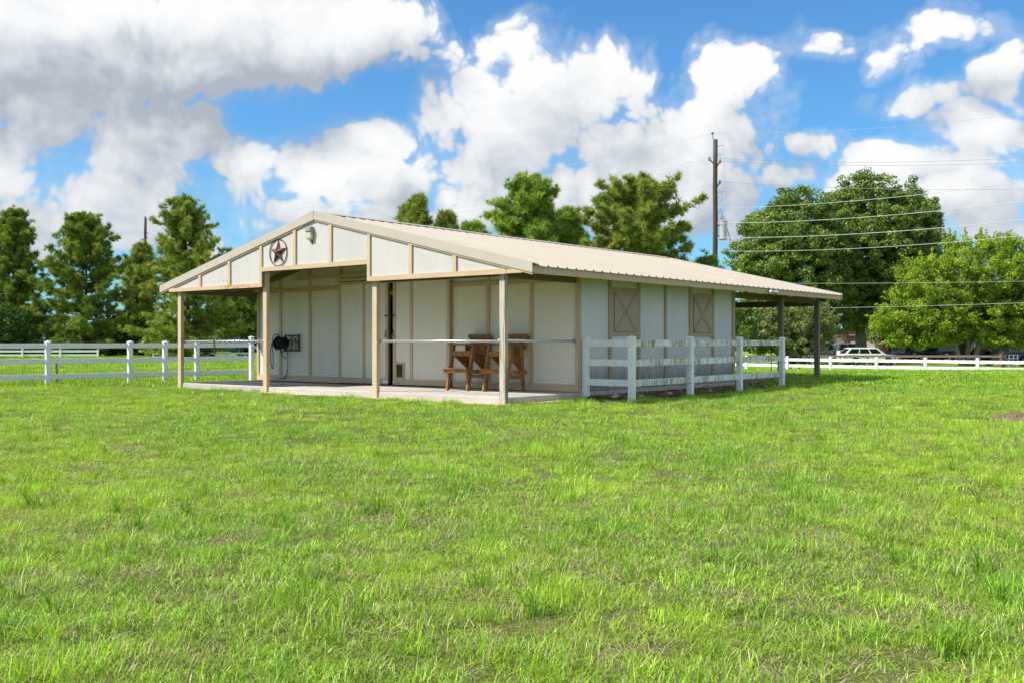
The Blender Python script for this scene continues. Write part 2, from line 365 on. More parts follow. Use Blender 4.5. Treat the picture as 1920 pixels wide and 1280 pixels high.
def mk_grass():
    m, t = new_mat('grass_blade')
    r = t.attr('rnd'); p = t.pos()
    green = t.ramp(r, [(0, (.075, .17, .012)), (.30, (.185, .33, .022)), (.62, (.31, .48, .030)), (.86, (.43, .58, .050)), (.93, (.60, .55, .20)), (1, (.72, .62, .33))])
    n1 = t.noise(p, .34, 5, .62); n2 = t.noise(p, 1.25, 5, .62)
    c = t.mix(t.sstep(n1, .42, .64, 0, .65), green, (0.410, 0.519, 0.034))          # yellower patches
    c = t.mix(t.sstep(n1, .48, .30, 0, .6), c, (0.160, 0.342, 0.025))              # deeper green patches
    s = t.new('ShaderNodeSeparateXYZ'); t.l.new(p, s.inputs[0])
    c = t.mix(t.sstep(n2, .60, .74, 0, .30), c, (0.524, 0.479, 0.136))                 # dry patches
    ri = t.new('ShaderNodeObjectInfo').outputs['Random']
    n4 = t.noise(p, 5.5, 3, .6)
    k = t.m('MULTIPLY', t.lin(ri, 0, 1, .82, 1.38), t.lin(n4, .3, .7, .80, 1.32))    # tuft by tuft differences
    kv = t.new('ShaderNodeCombineXYZ'); t.l.new(t.m('MULTIPLY', k, .905), kv.inputs[0]); t.l.new(k, kv.inputs[1]); t.l.new(k, kv.inputs[2])
    c = t.v('MULTIPLY', c, kv.outputs[0])
    pr = t.new('ShaderNodeBsdfDiffuse'); t.l.new(c, pr.inputs[0])
    tr = t.new('ShaderNodeBsdfTranslucent'); t.l.new(t.v('MULTIPLY', c, (1.15, 1.2, .5)), tr.inputs[0])
    mx = t.new('ShaderNodeMixShader'); mx.inputs[0].default_value = .35
    t.l.new(pr.outputs[0], mx.inputs[1]); t.l.new(tr.outputs[0], mx.inputs[2])
    gl = t.new('ShaderNodeBsdfGlossy'); gl.inputs['Roughness'].default_value = .45; gl.inputs[0].default_value = (.9, .95, .9, 1)
    m2 = t.new('ShaderNodeMixShader'); m2.inputs[0].default_value = .032; t.l.new(mx.outputs[0], m2.inputs[1]); t.l.new(gl.outputs[0], m2.inputs[2]); mx = m2
    o = t.new('ShaderNodeOutputMaterial'); t.l.new(mx.outputs[0], o.inputs[0])
    mk_leaf('grass_dry', [(0, (.30, .24, .13)), (.5, (.44, .37, .21)), (1, (.58, .52, .36))], .2)
    mk_leaf('grass_weed', [(0, (0.105, 0.237, 0.025)), (.6, (0.195, 0.375, 0.035)), (1, (0.330, 0.500, 0.050))], .3)
    m, t = new_mat('lawn'); p = t.pos()
    n1 = t.noise(p, .42, 4, .6); n2 = t.noise(p, 7, 5, .65); n3 = t.noise(p, 55, 3, .6)
    c = t.mix(t.lin(n1, .3, .7), (.09, .15, .02), (.15, .19, .03))
    c = t.mix(t.lin(n2, .35, .65, 0, .7), c, (.22, .175, .095)); c = t.mix(t.lin(n3, .35, .65, 0, .8), c, (.05, .055, .018))  # near ground coloured darker for the shade between blades
    s = t.new('ShaderNodeSeparateXYZ'); t.l.new(p, s.inputs[0])
    far = t.sstep(s.outputs[1], 34, 52)
    nf = t.noise(t.scale(p, (1, .35, 1)), 1.4, 5, .7)
    cf = t.mix(t.lin(nf, .3, .7), (.17, .28, .03), (.26, .36, .05))
    c = t.mix(far, c, cf)
    finish(t, c, .95, 0, n2, .5, .03, .1)
    m, t = new_mat('soil'); p = t.pos(); n = t.noise(p, 14, 6, .65)
    n2 = t.noise(p, 2.0, 3, .6)
    c = t.ramp(n, [(.3, (.045, .032, .022)), (.5, (.10, .072, .048)), (.7, (.21, .165, .115))])
    finish(t, c, .95, 0, n, .8, .03, .1)
    m, t = new_mat('mound_soil'); p = t.pos(); n = t.noise(p, 26, 6, .7)
    c = t.ramp(n, [(.3, (.10, .07, .043)), (.5, (.21, .155, .10)), (.7, (.36, .29, .205))])
    finish(t, c, .95, 0, n, 1.0, .03, .1)
mk_grass()
simple('sand', (.52, .43, .32), .95, 0, .35, 24, .5)
simple('rock_pale', (.50, .46, .41), .9, 0, .25, 9, .4)
simple('rock_tan', (.34, .25, .17), .9, 0, .25, 9, .4)
simple('leaf_litter', (.22, .15, .09), .9, 0, .4, 20, .2)
# ------------------------------------------------------------------ mesh helpers
class MB:
    def __init__(self): self.v = []; self.f = []; self.r = []
    def add(self, vs, fs):
        o = len(self.v); self.v += [tuple(p) for p in vs]; self.f += [tuple(i + o for i in q) for q in fs]; return self
    def box(self, x0, x1, y0, y1, z0, z1):
        return self.add([(x0, y0, z0), (x1, y0, z0), (x1, y1, z0), (x0, y1, z0), (x0, y0, z1), (x1, y0, z1), (x1, y1, z1), (x0, y1, z1)],
                        [(0, 3, 2, 1), (4, 5, 6, 7), (0, 1, 5, 4), (1, 2, 6, 5), (2, 3, 7, 6), (3, 0, 4, 7)])
    def bar(self, a, b, w, h, up=(0, 0, 1)):
        a = Vector(a); b = Vector(b); d = (b - a).normalized(); s = d.cross(Vector(up))
        if s.length < 1e-4: s = d.cross(Vector((0, 1, 0)))
        s.normalize(); t = s.cross(d).normalized(); s *= w / 2; t *= h / 2
        vs = [a - s - t, a + s - t, a + s + t, a - s + t, b - s - t, b + s - t, b + s + t, b - s + t]
        return self.add(vs, [(0, 1, 2, 3), (7, 6, 5, 4), (0, 4, 5, 1), (1, 5, 6, 2), (2, 6, 7, 3), (3, 7, 4, 0)])
    def prism(self, poly, axis, a, b):
        """poly: list of 2D points; axis 'y': points are (x,z) extruded in y from a to b; 'x': (y,z); 'z': (x,y)"""
        def P(p, q): return {'y': (p[0], q, p[1]), 'x': (q, p[0], p[1]), 'z': (p[0], p[1], q)}[axis]
        n = len(poly); vs = [P(p, a) for p in poly] + [P(p, b) for p in poly]
        fs = [tuple(range(n)), tuple(range(2 * n - 1, n - 1, -1))] + [(i, (i + n), ((i + 1) % n) + n, (i + 1) % n) for i in range(n)]
        return self.add(vs, fs)
    def tube(self, pts, rad, seg=8, closed=False, cap=True):
        pts = [Vector(p) for p in pts]; n = len(pts)
        if not hasattr(rad, '__len__'): rad = [rad] * n
        rings = []; prev = None
        for i, p in enumerate(pts):
            if closed: d = pts[(i + 1) % n] - pts[i - 1]
            else: d = pts[min(i + 1, n - 1)] - pts[max(i - 1, 0)]
            if d.length < 1e-9: d = Vector((0, 0, 1))
            d.normalize()
            if prev is None:
                s = d.cross(Vector((0, 0, 1)))
                if s.length < .05: s = d.cross(Vector((1, 0, 0)))
            else: s = prev - d * prev.dot(d)
            s.normalize(); prev = s; t = d.cross(s)
            rings.append([p + (s * math.cos(2 * math.pi * k / seg) + t * math.sin(2 * math.pi * k / seg)) * rad[i] for k in range(seg)])
        vs = [q for r in rings for q in r]; fs = []
        m = n if closed else n - 1
        for i in range(m):
            j = (i + 1) % n
            for k in range(seg): fs.append((i * seg + k, i * seg + (k + 1) % seg, j * seg + (k + 1) % seg, j * seg + k))
        if cap and not closed: fs += [tuple(range(seg - 1, -1, -1)), tuple((n - 1) * seg + k for k in range(seg))]
        return self.add(vs, fs)
    def lathe(self, prof, c=(0, 0, 0), seg=16, axis='z'):
        vs = []; fs = []
        for (r, z) in prof:
            for k in range(seg):
                a = 2 * math.pi * k / seg; p = (r * math.cos(a), r * math.sin(a), z)
                if axis == 'y': p = (p[0], p[2], p[1])
                if axis == 'x': p = (p[2], p[0], p[1])
                vs.append((p[0] + c[0], p[1] + c[1], p[2] + c[2]))
        n = len(prof)
        for i in range(n - 1):
            for k in range(seg): fs.append((i * seg + k, i * seg + (k + 1) % seg, (i + 1) * seg + (k + 1) % seg, (i + 1) * seg + k))
        fs += [tuple(range(seg - 1, -1, -1)), tuple((n - 1) * seg + k for k in range(seg))]
        return self.add(vs, fs)
    def build(self, name, mat, parent=None, smooth=False, bevel=0.0):
        me = bpy.data.meshes.new(name); me.from_pydata(self.v, [], self.f)
        me.materials.append(MATS[mat]); me.validate()
        bm = bmesh.new(); bm.from_mesh(me); bmesh.ops.recalc_face_normals(bm, faces=bm.faces)
        if bevel: bmesh.ops.bevel(bm, geom=list(bm.edges), offset=bevel, segments=1, affect='EDGES', clamp_overlap=True)
        bm.to_mesh(me); bm.free()
        if smooth: me.polygons.foreach_set('use_smooth', [True] * len(me.polygons))
        me.update()
        o = bpy.data.objects.new(name, me); COL.objects.link(o)
        if parent: o.parent = parent
        return o
def np_mesh(name, verts, faces_n, rnd, mat, parent=None, link=True):
    """verts (N,3) laid out as consecutive faces of faces_n corners each, rnd per face"""
    nv = len(verts); nf = nv // faces_n
    me = bpy.data.meshes.new(name)
    me.vertices.add(nv); me.vertices.foreach_set('co', np.asarray(verts, np.float32).ravel())
    me.loops.add(nv); me.loops.foreach_set('vertex_index', np.arange(nv, dtype=np.int32))
    me.polygons.add(nf); me.polygons.foreach_set('loop_start', np.arange(0, nv, faces_n, dtype=np.int32))
    try: me.polygons.foreach_set('loop_total', np.full(nf, faces_n, np.int32))
    except Exception: pass
    a = me.attributes.new('rnd', 'FLOAT', 'FACE'); a.data.foreach_set('value', np.asarray(rnd, np.float32))
    me.materials.append(MATS[mat]); me.update(calc_edges=True)
    o = bpy.data.objects.new(name, me)
    if link: COL.objects.link(o)
    if parent: o.parent = parent
    return o
def tag(o, label=None, cat=None, group=None, kind=None):
    if label: o['label'] = label
    if cat: o['category'] = cat
    if group: o['group'] = group
    if kind: o['kind'] = kind
    return o
def empty(name, loc=(0, 0, 0), rz=0.0):
    e = bpy.data.objects.new(name, None); COL.objects.link(e); e.location = loc; e.rotation_euler = (0, 0, rz); e.empty_display_size = .2
    return e
def box(name, mat, parent, *a, bevel=0.0): return MB().box(*a).build(name, mat, parent, bevel=bevel)

# ------------------------------------------------------------------ place geometry
TH = math.atan(1502 / 1866.67); CT, ST = math.cos(TH), math.sin(TH)
ORG = Vector((-0.125, 19.355, 0))
def W(x, y, z=0.0):                     # barn frame (x to the right along the front, y back) -> world
    return Vector((ORG.x + x * CT + y * ST, ORG.y - x * ST + y * CT, z))
def to_barn(X, Y):
    dx, dy = X - ORG.x, Y - ORG.y
    return dx * CT - dy * ST, dx * ST + dy * CT
def sm(t): t = np.clip(t, 0, 1); return t * t * (3 - 2 * t)
def gz(X, Y):
    X = np.asarray(X, float); Y = np.asarray(Y, float)
    z = 0.022 * np.sin(X * 1.3 + 1.1 * np.sin(Y * .7)) * np.sin(Y * 1.1 + .6) + 0.03 * np.sin(X * .33 + 2) * np.sin(Y * .41)
    z = z * sm((Y - 2) / 4)
    bx, by = to_barn(X, Y)
    near = sm((2.0 - np.maximum(np.maximum(bx - 0.2, -11.3 - bx), np.maximum(-0.2 - by, by - 10))) / 2.0)
    z = z * (1 - near)
    z = z + 0.10 * sm((by - 8.5) / 3.5) * sm((bx + 6) / 3) * sm((3.4 - bx) / 3.0) * sm((21 - by) / 4)
    z = z - 0.78 * sm((Y - 42.3) / 6.0) * sm((X - 4) / 5)
    return z
def gzf(x, y): return float(gz(x, y))

def make_ground():
    xs = np.concatenate([-np.geomspace(600, 42, 26), np.arange(-40, 40.01, .5), np.geomspace(42, 600, 26)])
    ys = np.concatenate([[-60, -20, -5, 0], np.arange(1, 60.01, .5), np.geomspace(62, 900, 34)])
    Xg, Yg = np.meshgrid(xs, ys); Z = gz(Xg, Yg)
    nx, ny = len(xs), len(ys)
    me = bpy.data.meshes.new('ground')
    v = np.stack([Xg, Yg, Z], -1).reshape(-1, 3)
    f = [(j * nx + i, j * nx + i + 1, (j + 1) * nx + i + 1, (j + 1) * nx + i) for j in range(ny - 1) for i in range(nx - 1)]
    me.from_pydata(v.tolist(), [], f); me.materials.append(MATS['lawn']); me.polygons.foreach_set('use_smooth', [True] * len(me.polygons))
    o = bpy.data.objects.new('ground', me); COL.objects.link(o); tag(o, kind='structure')
make_ground()

# gravel drive beyond the far fences, laid as a sheet 2 cm above the field
def sheet(name, mat, pts, dz=.02, n=24, kind='structure'):
    """quad a,b,c,d draped on the ground"""
    a, b, c, d = [Vector((*p, 0)) for p in pts]; vs = []; fs = []
    for j in range(n + 1):
        for i in range(n + 1):
            s, t = i / n, j / n; p = (a * (1 - s) + b * s) * (1 - t) + (d * (1 - s) + c * s) * t
            vs.append((p.x, p.y, gzf(p.x, p.y) + dz))
    for j in range(n):
        for i in range(n): fs.append((j * (n + 1) + i, j * (n + 1) + i + 1, (j + 1) * (n + 1) + i + 1, (j + 1) * (n + 1) + i))
    o = MB().add(vs, fs).build(name, mat, smooth=True); tag(o, kind=kind); return o
sheet('driveway', 'gravel', [(10, 67), (70, 62), (70, 71), (10, 77)])
sheet('parking_yard', 'gravel', [(14, 98), (75, 92), (80, 108), (14, 112)], dz=.03)

# ------------------------------------------------------------------ barn
EAVE_R, EAVE_L, XR = 0.775, -11.755, -5.49
ROOF_Y0, ROOF_Y1 = -0.16, 15.62
Z_RIDGE = 4.13; SL = (Z_RIDGE - 2.655) / (EAVE_R - XR)
def roof(x): return Z_RIDGE - SL * abs(x - XR)
SLAB = 0.14
WB, WE = 2.44, 9.78           # front and rear wall planes
barn = empty('barn', ORG, -TH)
tag(barn, 'long low white barn with tan trim and a beige metal roof', 'barn')

def build_barn():
    rnd = random.Random(4)
    # posts along the front (x right edge), worn nearest one
    for xr, m in ((-10.998, 'post_tan'), (-7.392, 'post_tan'), (-3.582, 'post_tan'), (0.0, 'post_worn')):
        ztop = 2.53 if xr in (-10.998, 0.0) else 2.88
        zb = -.15
        p = box('post', m, barn, xr - .097, xr + .05, -.075, .022, zb, ztop, bevel=.006)
        if m == 'post_worn': p['label'] = 'worn cracked post with paint flaked down to grey wood'
    # rear porch posts
    for x, y in ((.07, 12.45), (.08, 15.15)): box('post', 'post_brown', barn, x, x + .145, y, y + .14, -.2, 2.5, bevel=.006)
    for x in (-3.7, -7.5, -11.2): box('post', 'post_brown', barn, x, x + .145, 15.15, 15.29, -.2, roof(x) - .25)
    # gable face: panels between battens
    bx = [-11.08, -9.95, -8.71, -7.44, -6.18, -4.93, -3.68, -2.42, -1.18, .19]
    for i in range(len(bx) - 1):
        x0, x1 = bx[i] + .002, bx[i + 1] - .002
        zb = 2.58 if (x1 < -7.4 or x0 > -3.8) else 2.95
        pts = [(x0, zb), (x1, zb), (x1, roof(x1) - .14)]
        if x0 < XR < x1: pts.append((XR, roof(XR) - .14))
        pts.append((x0, roof(x0) - .14))
        if pts[-1][1] < zb: pts = [(x0 + (zb - pts[-1][1]) / SL, zb), (x1, zb), (x1, roof(x1) - .14)]
        elif roof(x1) - .14 < zb: xe = x1 - (zb - roof(x1) + .14) / SL; pts = [(x0, zb), (xe, zb), (x0, roof(x0) - .14)]
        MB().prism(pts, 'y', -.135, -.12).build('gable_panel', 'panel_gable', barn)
    for x in bx[1:-1]:
        long = abs(x + 7.44) < .01 or abs(x + 3.68) < .01
        zb = 2.525 if long else (2.605 if (x < -7.44 or x > -3.68) else 2.985)
        w = .058 if not long else .055
        MB().prism([(x - w, zb), (x + w * .6, zb), (x + w * .6, roof(x + w * .6) - .175), (x - w, roof(x - w) - .175)], 'y', -.172, -.137).build('batten', 'trim_tan', barn)
    # horizontal trim boards at the foot of the gable
    box('trim_board', 'trim_board_rusty', barn, -11.35, -7.4955, -.171, -.137, 2.52, 2.615)['label'] = 'rust stained trim board under the left wing'
    box('trim_board', 'trim_board', barn, -7.406, -3.736, -.171, -.137, 2.89, 2.99)
    box('trim_board', 'trim_board', barn, -3.646, .13, -.171, -.137, 2.52, 2.62)
    box('trim_board', 'trim_board', barn, .136, .53, -.169, -.137, 2.525, 2.60)
    # header beams behind the trim
    box('beam', 'rafter_wood', barn, -11.2, -7.53, .1, .2, 2.50, 2.64); box('beam', 'rafter_wood', barn, -3.73, .1, .1, .2, 2.50, 2.64)
    box('beam', 'rafter_wood', barn, -7.5, -3.75, .1, .2, 2.90, 3.05)
    # side plates of the porch (over the hitching rails) and rear porch
    for x in (-11.1, -.10): box('beam', 'rafter_wood', barn, x, x + .09, .21, WB - .03, 2.46, 2.6); box('beam', 'rafter_wood', barn, x, x + .09, WE + .1, 15.4, 2.40, 2.56)
    box('beam', 'rafter_wood', barn, -11.1, .0, 15.3, 15.38, 2.32, 2.5)
    # rafters
    for y in (1.2, 2.3, 11.0, 12.5, 13.9, 15.3):
        for s in (-1, 1):
            xe = EAVE_R - .05 if s > 0 else EAVE_L + .05
            a = (xe, y, roof(xe) - .10); b = (XR, y, roof(XR) - .10)
            MB().bar(a, b, .045, .16).build('rafter', 'rafter_wood', barn)
    # roof sheets, each with three ribs
    n = 17; wd = (ROOF_Y1 - ROOF_Y0) / n
    prof = []
    for k in range(3):
        c = wd * (k + .5) / 3; prof += [(c - .035, 0), (c - .014, .032), (c + .014, .032), (c + .035, 0)]
    prof = [(0, 0)] + prof + [(wd, 0)]
    for s in (1, -1):
        xe = EAVE_R + .035 if s > 0 else EAVE_L - .035
        for i in range(n):
            y0 = ROOF_Y0 + i * wd; m = MB(); N = len(prof)
            vs = [(xe, y0 + q, roof(xe) + h) for q, h in prof] + [(XR + s * .03, y0 + q, roof(XR + s * .03) + h) for q, h in prof]
            vs += [(x, y, z - .004) for x, y, z in vs]
            fs = [(j, j + 1, N + j + 1, N + j) for j in range(N - 1)] + [(2 * N + j + 1, 2 * N + j, 3 * N + j, 3 * N + j + 1) for j in range(N - 1)]
            fs += [(j, 2 * N + j, 2 * N + j + 1, j + 1) for j in range(N - 1)]
            o = m.add(vs, fs).build('roof_panel', 'roof_metal', barn)
    # screw heads
    m = MB()
    for s in (1, -1):
        for r in range(7):
            x = XR + s * (.45 + r * .93)
            for i in range(n * 3):
                y = ROOF_Y0 + wd * (i + .5) / 3 + (.06 if i % 2 else .075) + rnd.uniform(-.02, .02)
                if rnd.random() < .25: continue
                q = .015; xx = x + rnd.uniform(-.05, .05); z = roof(xx)
                m.box(xx - q, xx + q, y - q, y + q, z, z + .010)
    tag(m.build('roof_screws', 'rusty_iron', barn), kind='stuff')
    # ridge cap: bent sheet standing on the ribs
    zc = .042
    for i in range(6):
        y0 = ROOF_Y0 - .02 + i * 2.634; y1 = y0 + 2.634 + .02; t = .003 * (i % 2)
        pts = [(XR - .2, roof(XR - .2) + zc + t), (XR, Z_RIDGE + zc + .012 + t), (XR + .2, roof(XR + .2) + zc + t), (XR + .2, roof(XR + .2) + zc - .006 + t), (XR, Z_RIDGE + zc + t), (XR - .2, roof(XR - .2) + zc - .006 + t)]
        MB().prism(pts, 'y', y0, min(y1, ROOF_Y1)).build('ridge_cap', 'roof_metal', barn)
    # foam closure in the rib gaps under the cap
    for s in (1, -1): MB().bar((XR + s * .16, ROOF_Y0, roof(XR + .16) + .012), (XR + s * .16, ROOF_Y1, roof(XR + .16) + .012), .02, .03).build('ridge_closure', 'dark_gap', barn)
    # rake trim, front and back: face, soffit and lower edge strip
    for yf, d in ((ROOF_Y0 - .025, 1), (ROOF_Y1 + .025, -1)):
        for s in (-1, 1):
            xe = EAVE_R + .02 if s > 0 else EAVE_L - .02
            splits = [(xe, XR + s * .42), (XR + s * .42, XR)] if (s < 0 and d > 0) else [(xe, XR)]
            for a, b in splits:
                lo = .012 if b == XR and len(splits) > 1 else 0
                q = yf - d * lo * .5
                MB().prism([(a, roof(a) + .052 + lo), (b, roof(b) + .052 + lo), (b, roof(b) - .135 - lo), (a, roof(a) - .135 - lo)], 'y', q, q + d * .022).build('rake_trim', 'rake_metal', barn)
            MB().prism([(xe, roof(xe) - .120), (XR, roof(XR) - .120), (XR, roof(XR) - .132), (xe, roof(xe) - .132)], 'y', yf + d * .026, yf + d * .07).build('soffit', 'trim_board', barn)
            MB().prism([(xe - s * .01, roof(xe) - .133), (XR, roof(XR) - .133), (XR, roof(XR) - .170), (xe - s * .01, roof(xe) - .170)], 'y', yf + d * .018, yf + d * .045).build('rake_strip', 'trim_board', barn)
    # rake top flange over the first rib
    for s in (-1, 1):
        xe = EAVE_R + .02 if s > 0 else EAVE_L - .02
        MB().prism([(xe, roof(xe) + .052), (XR, roof(XR) + .052), (XR, roof(XR) + .046), (xe, roof(xe) + .046)], 'y', ROOF_Y0 - .002, ROOF_Y0 + .16).build('rake_flange', 'rake_metal', barn)
    # eave fascia
    box('fascia', 'trim_tan', barn, EAVE_R - .03, EAVE_R, ROOF_Y0 + .001, ROOF_Y1 - .001, 2.505, 2.648)
    box('fascia', 'trim_tan', barn, EAVE_L, EAVE_L + .03, ROOF_Y0 + .001, ROOF_Y1 - .001, 2.505, 2.648)
    # ---- front wall under the porch (y = WB)
    fb = [-11.0, -10.0, -8.75, -7.52, -6.30, -4.86, -3.63, -2.49, -1.236, 0.0]
    for i in range(len(fb) - 1):
        x0, x1 = fb[i] + .002, fb[i + 1] - .002
        pts = [(x0, SLAB + .02), (x1, SLAB + .02), (x1, roof(x1) - .07)]
        if i in (3, 4, 5): pts = [(x0, 2.72), (x1, 2.72), (x1, roof(x1) - .07)]
        if x0 < XR < x1: pts.append((XR, roof(XR) - .07))
        pts.append((x0, roof(x0) - .07))
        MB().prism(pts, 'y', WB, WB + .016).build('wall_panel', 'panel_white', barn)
    for x in fb[1:-1]:
        if x in (-6.30, -4.86): z0 = 2.73
        else: z0 = SLAB + .17
        MB().box(x - .045, x + .045, WB - .036, WB - .001, z0, roof(x) - .13).build('batten', 'trim_tan', barn)
    box('plate_board', 'trim_board', barn, -10.93, -7.57, WB - .034, WB - .002, 2.56, 2.66)
    box('plate_board', 'trim_board', barn, -3.58, -.05, WB - .034, WB - .002, 2.50, 2.60)
    box('base_board', 'trim_board', barn, -10.95, -7.57, WB - .038, WB - .001, SLAB + .012, SLAB + .165)
    box('base_board', 'trim_board', barn, -3.58, -.052, WB - .038, WB - .001, SLAB + .012, SLAB + .165)
    # corner boards
    for x0, x1, s in ((-.05, .03, 1), (-11.03, -10.95, -1)):
        box('corner_board', 'trim_tan', barn, x0, x1, WB - .038, WB, SLAB + .01, 2.6)
    box('corner_board', 'trim_tan', barn, .002, .036, WB + .002, WB + .09, .0, 2.62); box('corner_board', 'trim_tan', barn, -11.036, -11.002, WB + .002, WB + .09, .0, 2.62)
    # ---- sliding doors hung in front of the wall, a gap between them
    def door(x0, x1, mids, y):
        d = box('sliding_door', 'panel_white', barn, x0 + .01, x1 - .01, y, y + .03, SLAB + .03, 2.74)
        for x in (x0, x1 - .085): box('stile', 'trim_tan', d, x, x + .085, y - .024, y - .001, SLAB + .03, 2.74)
        for x in mids: box('batten', 'trim_tan', d, x - .042, x + .042, y - .024, y - .001, SLAB + .175, 2.66)
        box('bottom_rail', 'trim_board', d, x0 + .087, x1 - .087, y - .024, y - .001, SLAB + .03, SLAB + .17)
        box('top_rail', 'trim_board', d, x0 + .087, x1 - .087, y - .024, y - .001, 2.665, 2.74)
        return d
    dl = door(-7.50, -5.66, [-6.54], WB - .10)
    dr = door(-5.48, -3.60, [-4.86], WB - .10)
    box('door_edge', 'rafter_wood', dl, -5.658, -5.632, WB - .12, WB - .06, SLAB + .03, 2.74)
    # latches and pulls
    for d, x in ((dl, -5.70), (dr, -5.44)):
        box('latch', 'black_iron', d, x - .05, x + .03, WB - .145, WB - .126, 1.84, 1.875)
        MB().tube([(x, WB - .13, 1.50), (x - .005, WB - .16, 1.46), (x - .01, WB - .165, 1.40), (x, WB - .13, 1.35)], .011, 6).build('pull_handle', 'ring_metal', d)
        MB().tube([(x - .03, WB - .135, 1.39), (x - .05, WB - .15, 1.34), (x - .02, WB - .15, 1.31), (x + .02, WB - .14, 1.35)], .014, 6).build('padlock', 'galv_dull', d)
    box('tape_strip', 'tape_white', dl, -5.84, -5.665, WB - .128, WB - .1255, SLAB + .06, SLAB + .13)
    box('tape_strip', 'tape_white', dr, -5.478, -5.455, WB - .128, WB - .1255, SLAB + .04, SLAB + .12)
    # pet door in the right-hand door
    pd = MB()
    for a in ((-5.37, -5.34, .32, .70), (-5.12, -5.09, .32, .70), (-5.34, -5.12, .32, .352), (-5.34, -5.12, .668, .70)): pd.box(a[0], a[1], WB - .15, WB - .101, a[2], a[3])
    f = pd.build('pet_door_frame', 'trim_tan', dr); box('pet_door_flap', 'glass_dark', f, -5.339, -5.121, WB - .125, WB - .11, .353, .667)
    # door tracks
    box('door_track', 'trim_board', barn, -9.3, -3.2, WB - .17, WB - .13, 2.86, 2.94)
    box('door_track', 'trim_board', barn, -7.55, -1.6, WB - .20, WB - .172, 2.765, 2.825)
    box('door_header', 'trim_board', barn, -7.56, -3.55, WB - .034, WB - .002, 2.66, 2.76)
    for x in (-6.4, -5.0): box('track_bracket', 'rafter_wood', barn, x, x + .05, WB - .205, WB - .13, 2.83, 2.855)
    # ---- right wall (x = 0), panels every 1.22 m
    rb = [2.44 + 1.223 * i for i in range(7)]
    for i in range(6):
        a, b = rb[i] + .002, rb[i + 1] - .002
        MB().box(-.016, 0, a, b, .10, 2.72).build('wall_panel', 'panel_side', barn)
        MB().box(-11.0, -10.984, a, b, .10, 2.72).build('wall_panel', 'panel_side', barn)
    for i in range(1, 6):
        y = rb[i]
        box('batten', 'shutter_tan', barn, .001, .034, y - .05, y + .05, .12, 2.68)
        box('batten', 'shutter_tan', barn, -11.034, -11.001, y - .05, y + .05, .12, 2.68)
    box('corner_board', 'shutter_tan', barn, .001, .036, WE - .12, WE + .02, .0, 2.68)
    for i in (1, 4):                        # two shuttered windows
        y0, y1 = rb[i] + .052, rb[i + 1] - .052
        fr = MB(); z0, z1 = 1.35, 2.43
        for a in ((y0, y1, z0, z0 + .085), (y0, y1, z1 - .085, z1), (y0, y0 + .085, z0 + .085, z1 - .085), (y1 - .085, y1, z0 + .085, z1 - .085)): fr.box(.001, .030, *a)
        w = fr.build('window_frame', 'shutter_tan', barn)
        s = box('shutter', 'shutter_tan', w, .003, .050, y0 + .10, y1 - .10, z0 + .10, z1 - .10)
        ya, yb, za, zb = y0 + .12, y1 - .12, z0 + .12, z1 - .12
        dpt = .052 if i == 1 else .058
        MB().bar((dpt, ya, za), (dpt, yb, zb), .09, .010, up=(1, 0, 0)).build('brace', 'brace_tan', s)
        MB().bar((dpt - .002, ya, zb), (dpt - .002, yb, za), .09, .010, up=(1, 0, 0)).build('brace', 'brace_tan', s)
    # sill board above the footing
    box('base_board', 'shutter_tan', barn, .001, .02, WB + .1, WE - .12, .02, .11)
    # rear wall, interior floor
    for i in range(9):
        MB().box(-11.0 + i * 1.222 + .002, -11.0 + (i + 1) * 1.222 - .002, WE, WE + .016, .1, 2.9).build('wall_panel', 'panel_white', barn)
build_barn()

# concrete slab with a worn front lip
def make_slab():
    m = MB(); m.box(-11.02, .045, -.03, WE, -.25, SLAB)
    o = m.build('concrete_slab', 'concrete', bevel=.012); o.location = ORG; o.rotation_euler = (0, 0, -TH); tag(o, kind='structure')
    r = random.Random(5); m = MB()
    a = MB().bar((.14, WE + .3, .13), (.14, 15.13, .13), .05, .10).build('porch_edging', 'post_brown'); a.location = ORG; a.rotation_euler = (0, 0, -TH); tag(a, 'low timber edging board along the rear porch', 'edging')
make_slab()
def sand_strip():
    vs = []; fs = []; n = 90
    for i in range(n + 1):
        x = -7.6 + 9.4 * i / n
        d = .20 + .07 * math.sin(i * .9) + .05 * math.sin(i * 2.3 + 1) + .10 * max(0, (x + 2) / 3.5)
        if x <= .05: a, b = (x, -.02), (x, -.06 - d)
        else: a, b = (.05, -.02 + (x - .05) * .9), (.05 + .30 + .09 * math.sin(i * 1.3), -.02 + (x - .05) * .9)
        for q, z in ((a, .022), (b, .008)):
            p = W(*q); vs.append((p.x, p.y, z + .004 * math.sin(i * 1.9)))
    for i in range(n): fs.append((2 * i, 2 * i + 1, 2 * i + 3, 2 * i + 2))
    tag(MB().add(vs, fs).build('sand_strip', 'sand', smooth=True), kind='structure')
sand_strip()
def barn_thing(name, label, cat, x, y, z, group=None, rz=0.0):
    e = empty(name, W(x, y, z), -TH + rz); return tag(e, label, cat, group)

# rubber mats on the slab
for i, (x0, x1, y0, y1) in enumerate(((-10.8, -9.0, .10, 2.28), (-8.96, -7.2, .12, 2.28))):
    m = box('rubber_mat', 'rubber', None, x0, x1, y0, y1, SLAB + .001, SLAB + .016, bevel=.004); m.location = ORG; m.rotation_euler = (0, 0, -TH)
    tag(m, ('black rubber stall mat on the slab at the far left corner post', 'black rubber stall mat on the slab beneath the hose reel')[i], 'mat', 'rubber mats on the porch slab')
m = box('rubber_mat', 'rubber', None, -7.1, -6.0, .9, 2.28, SLAB + .001, SLAB + .014, bevel=.004); m.location = ORG; m.rotation_euler = (0, 0, -TH)
tag(m, 'black rubber stall mat lying before the left sliding door', 'mat', 'rubber mats on the porch slab')

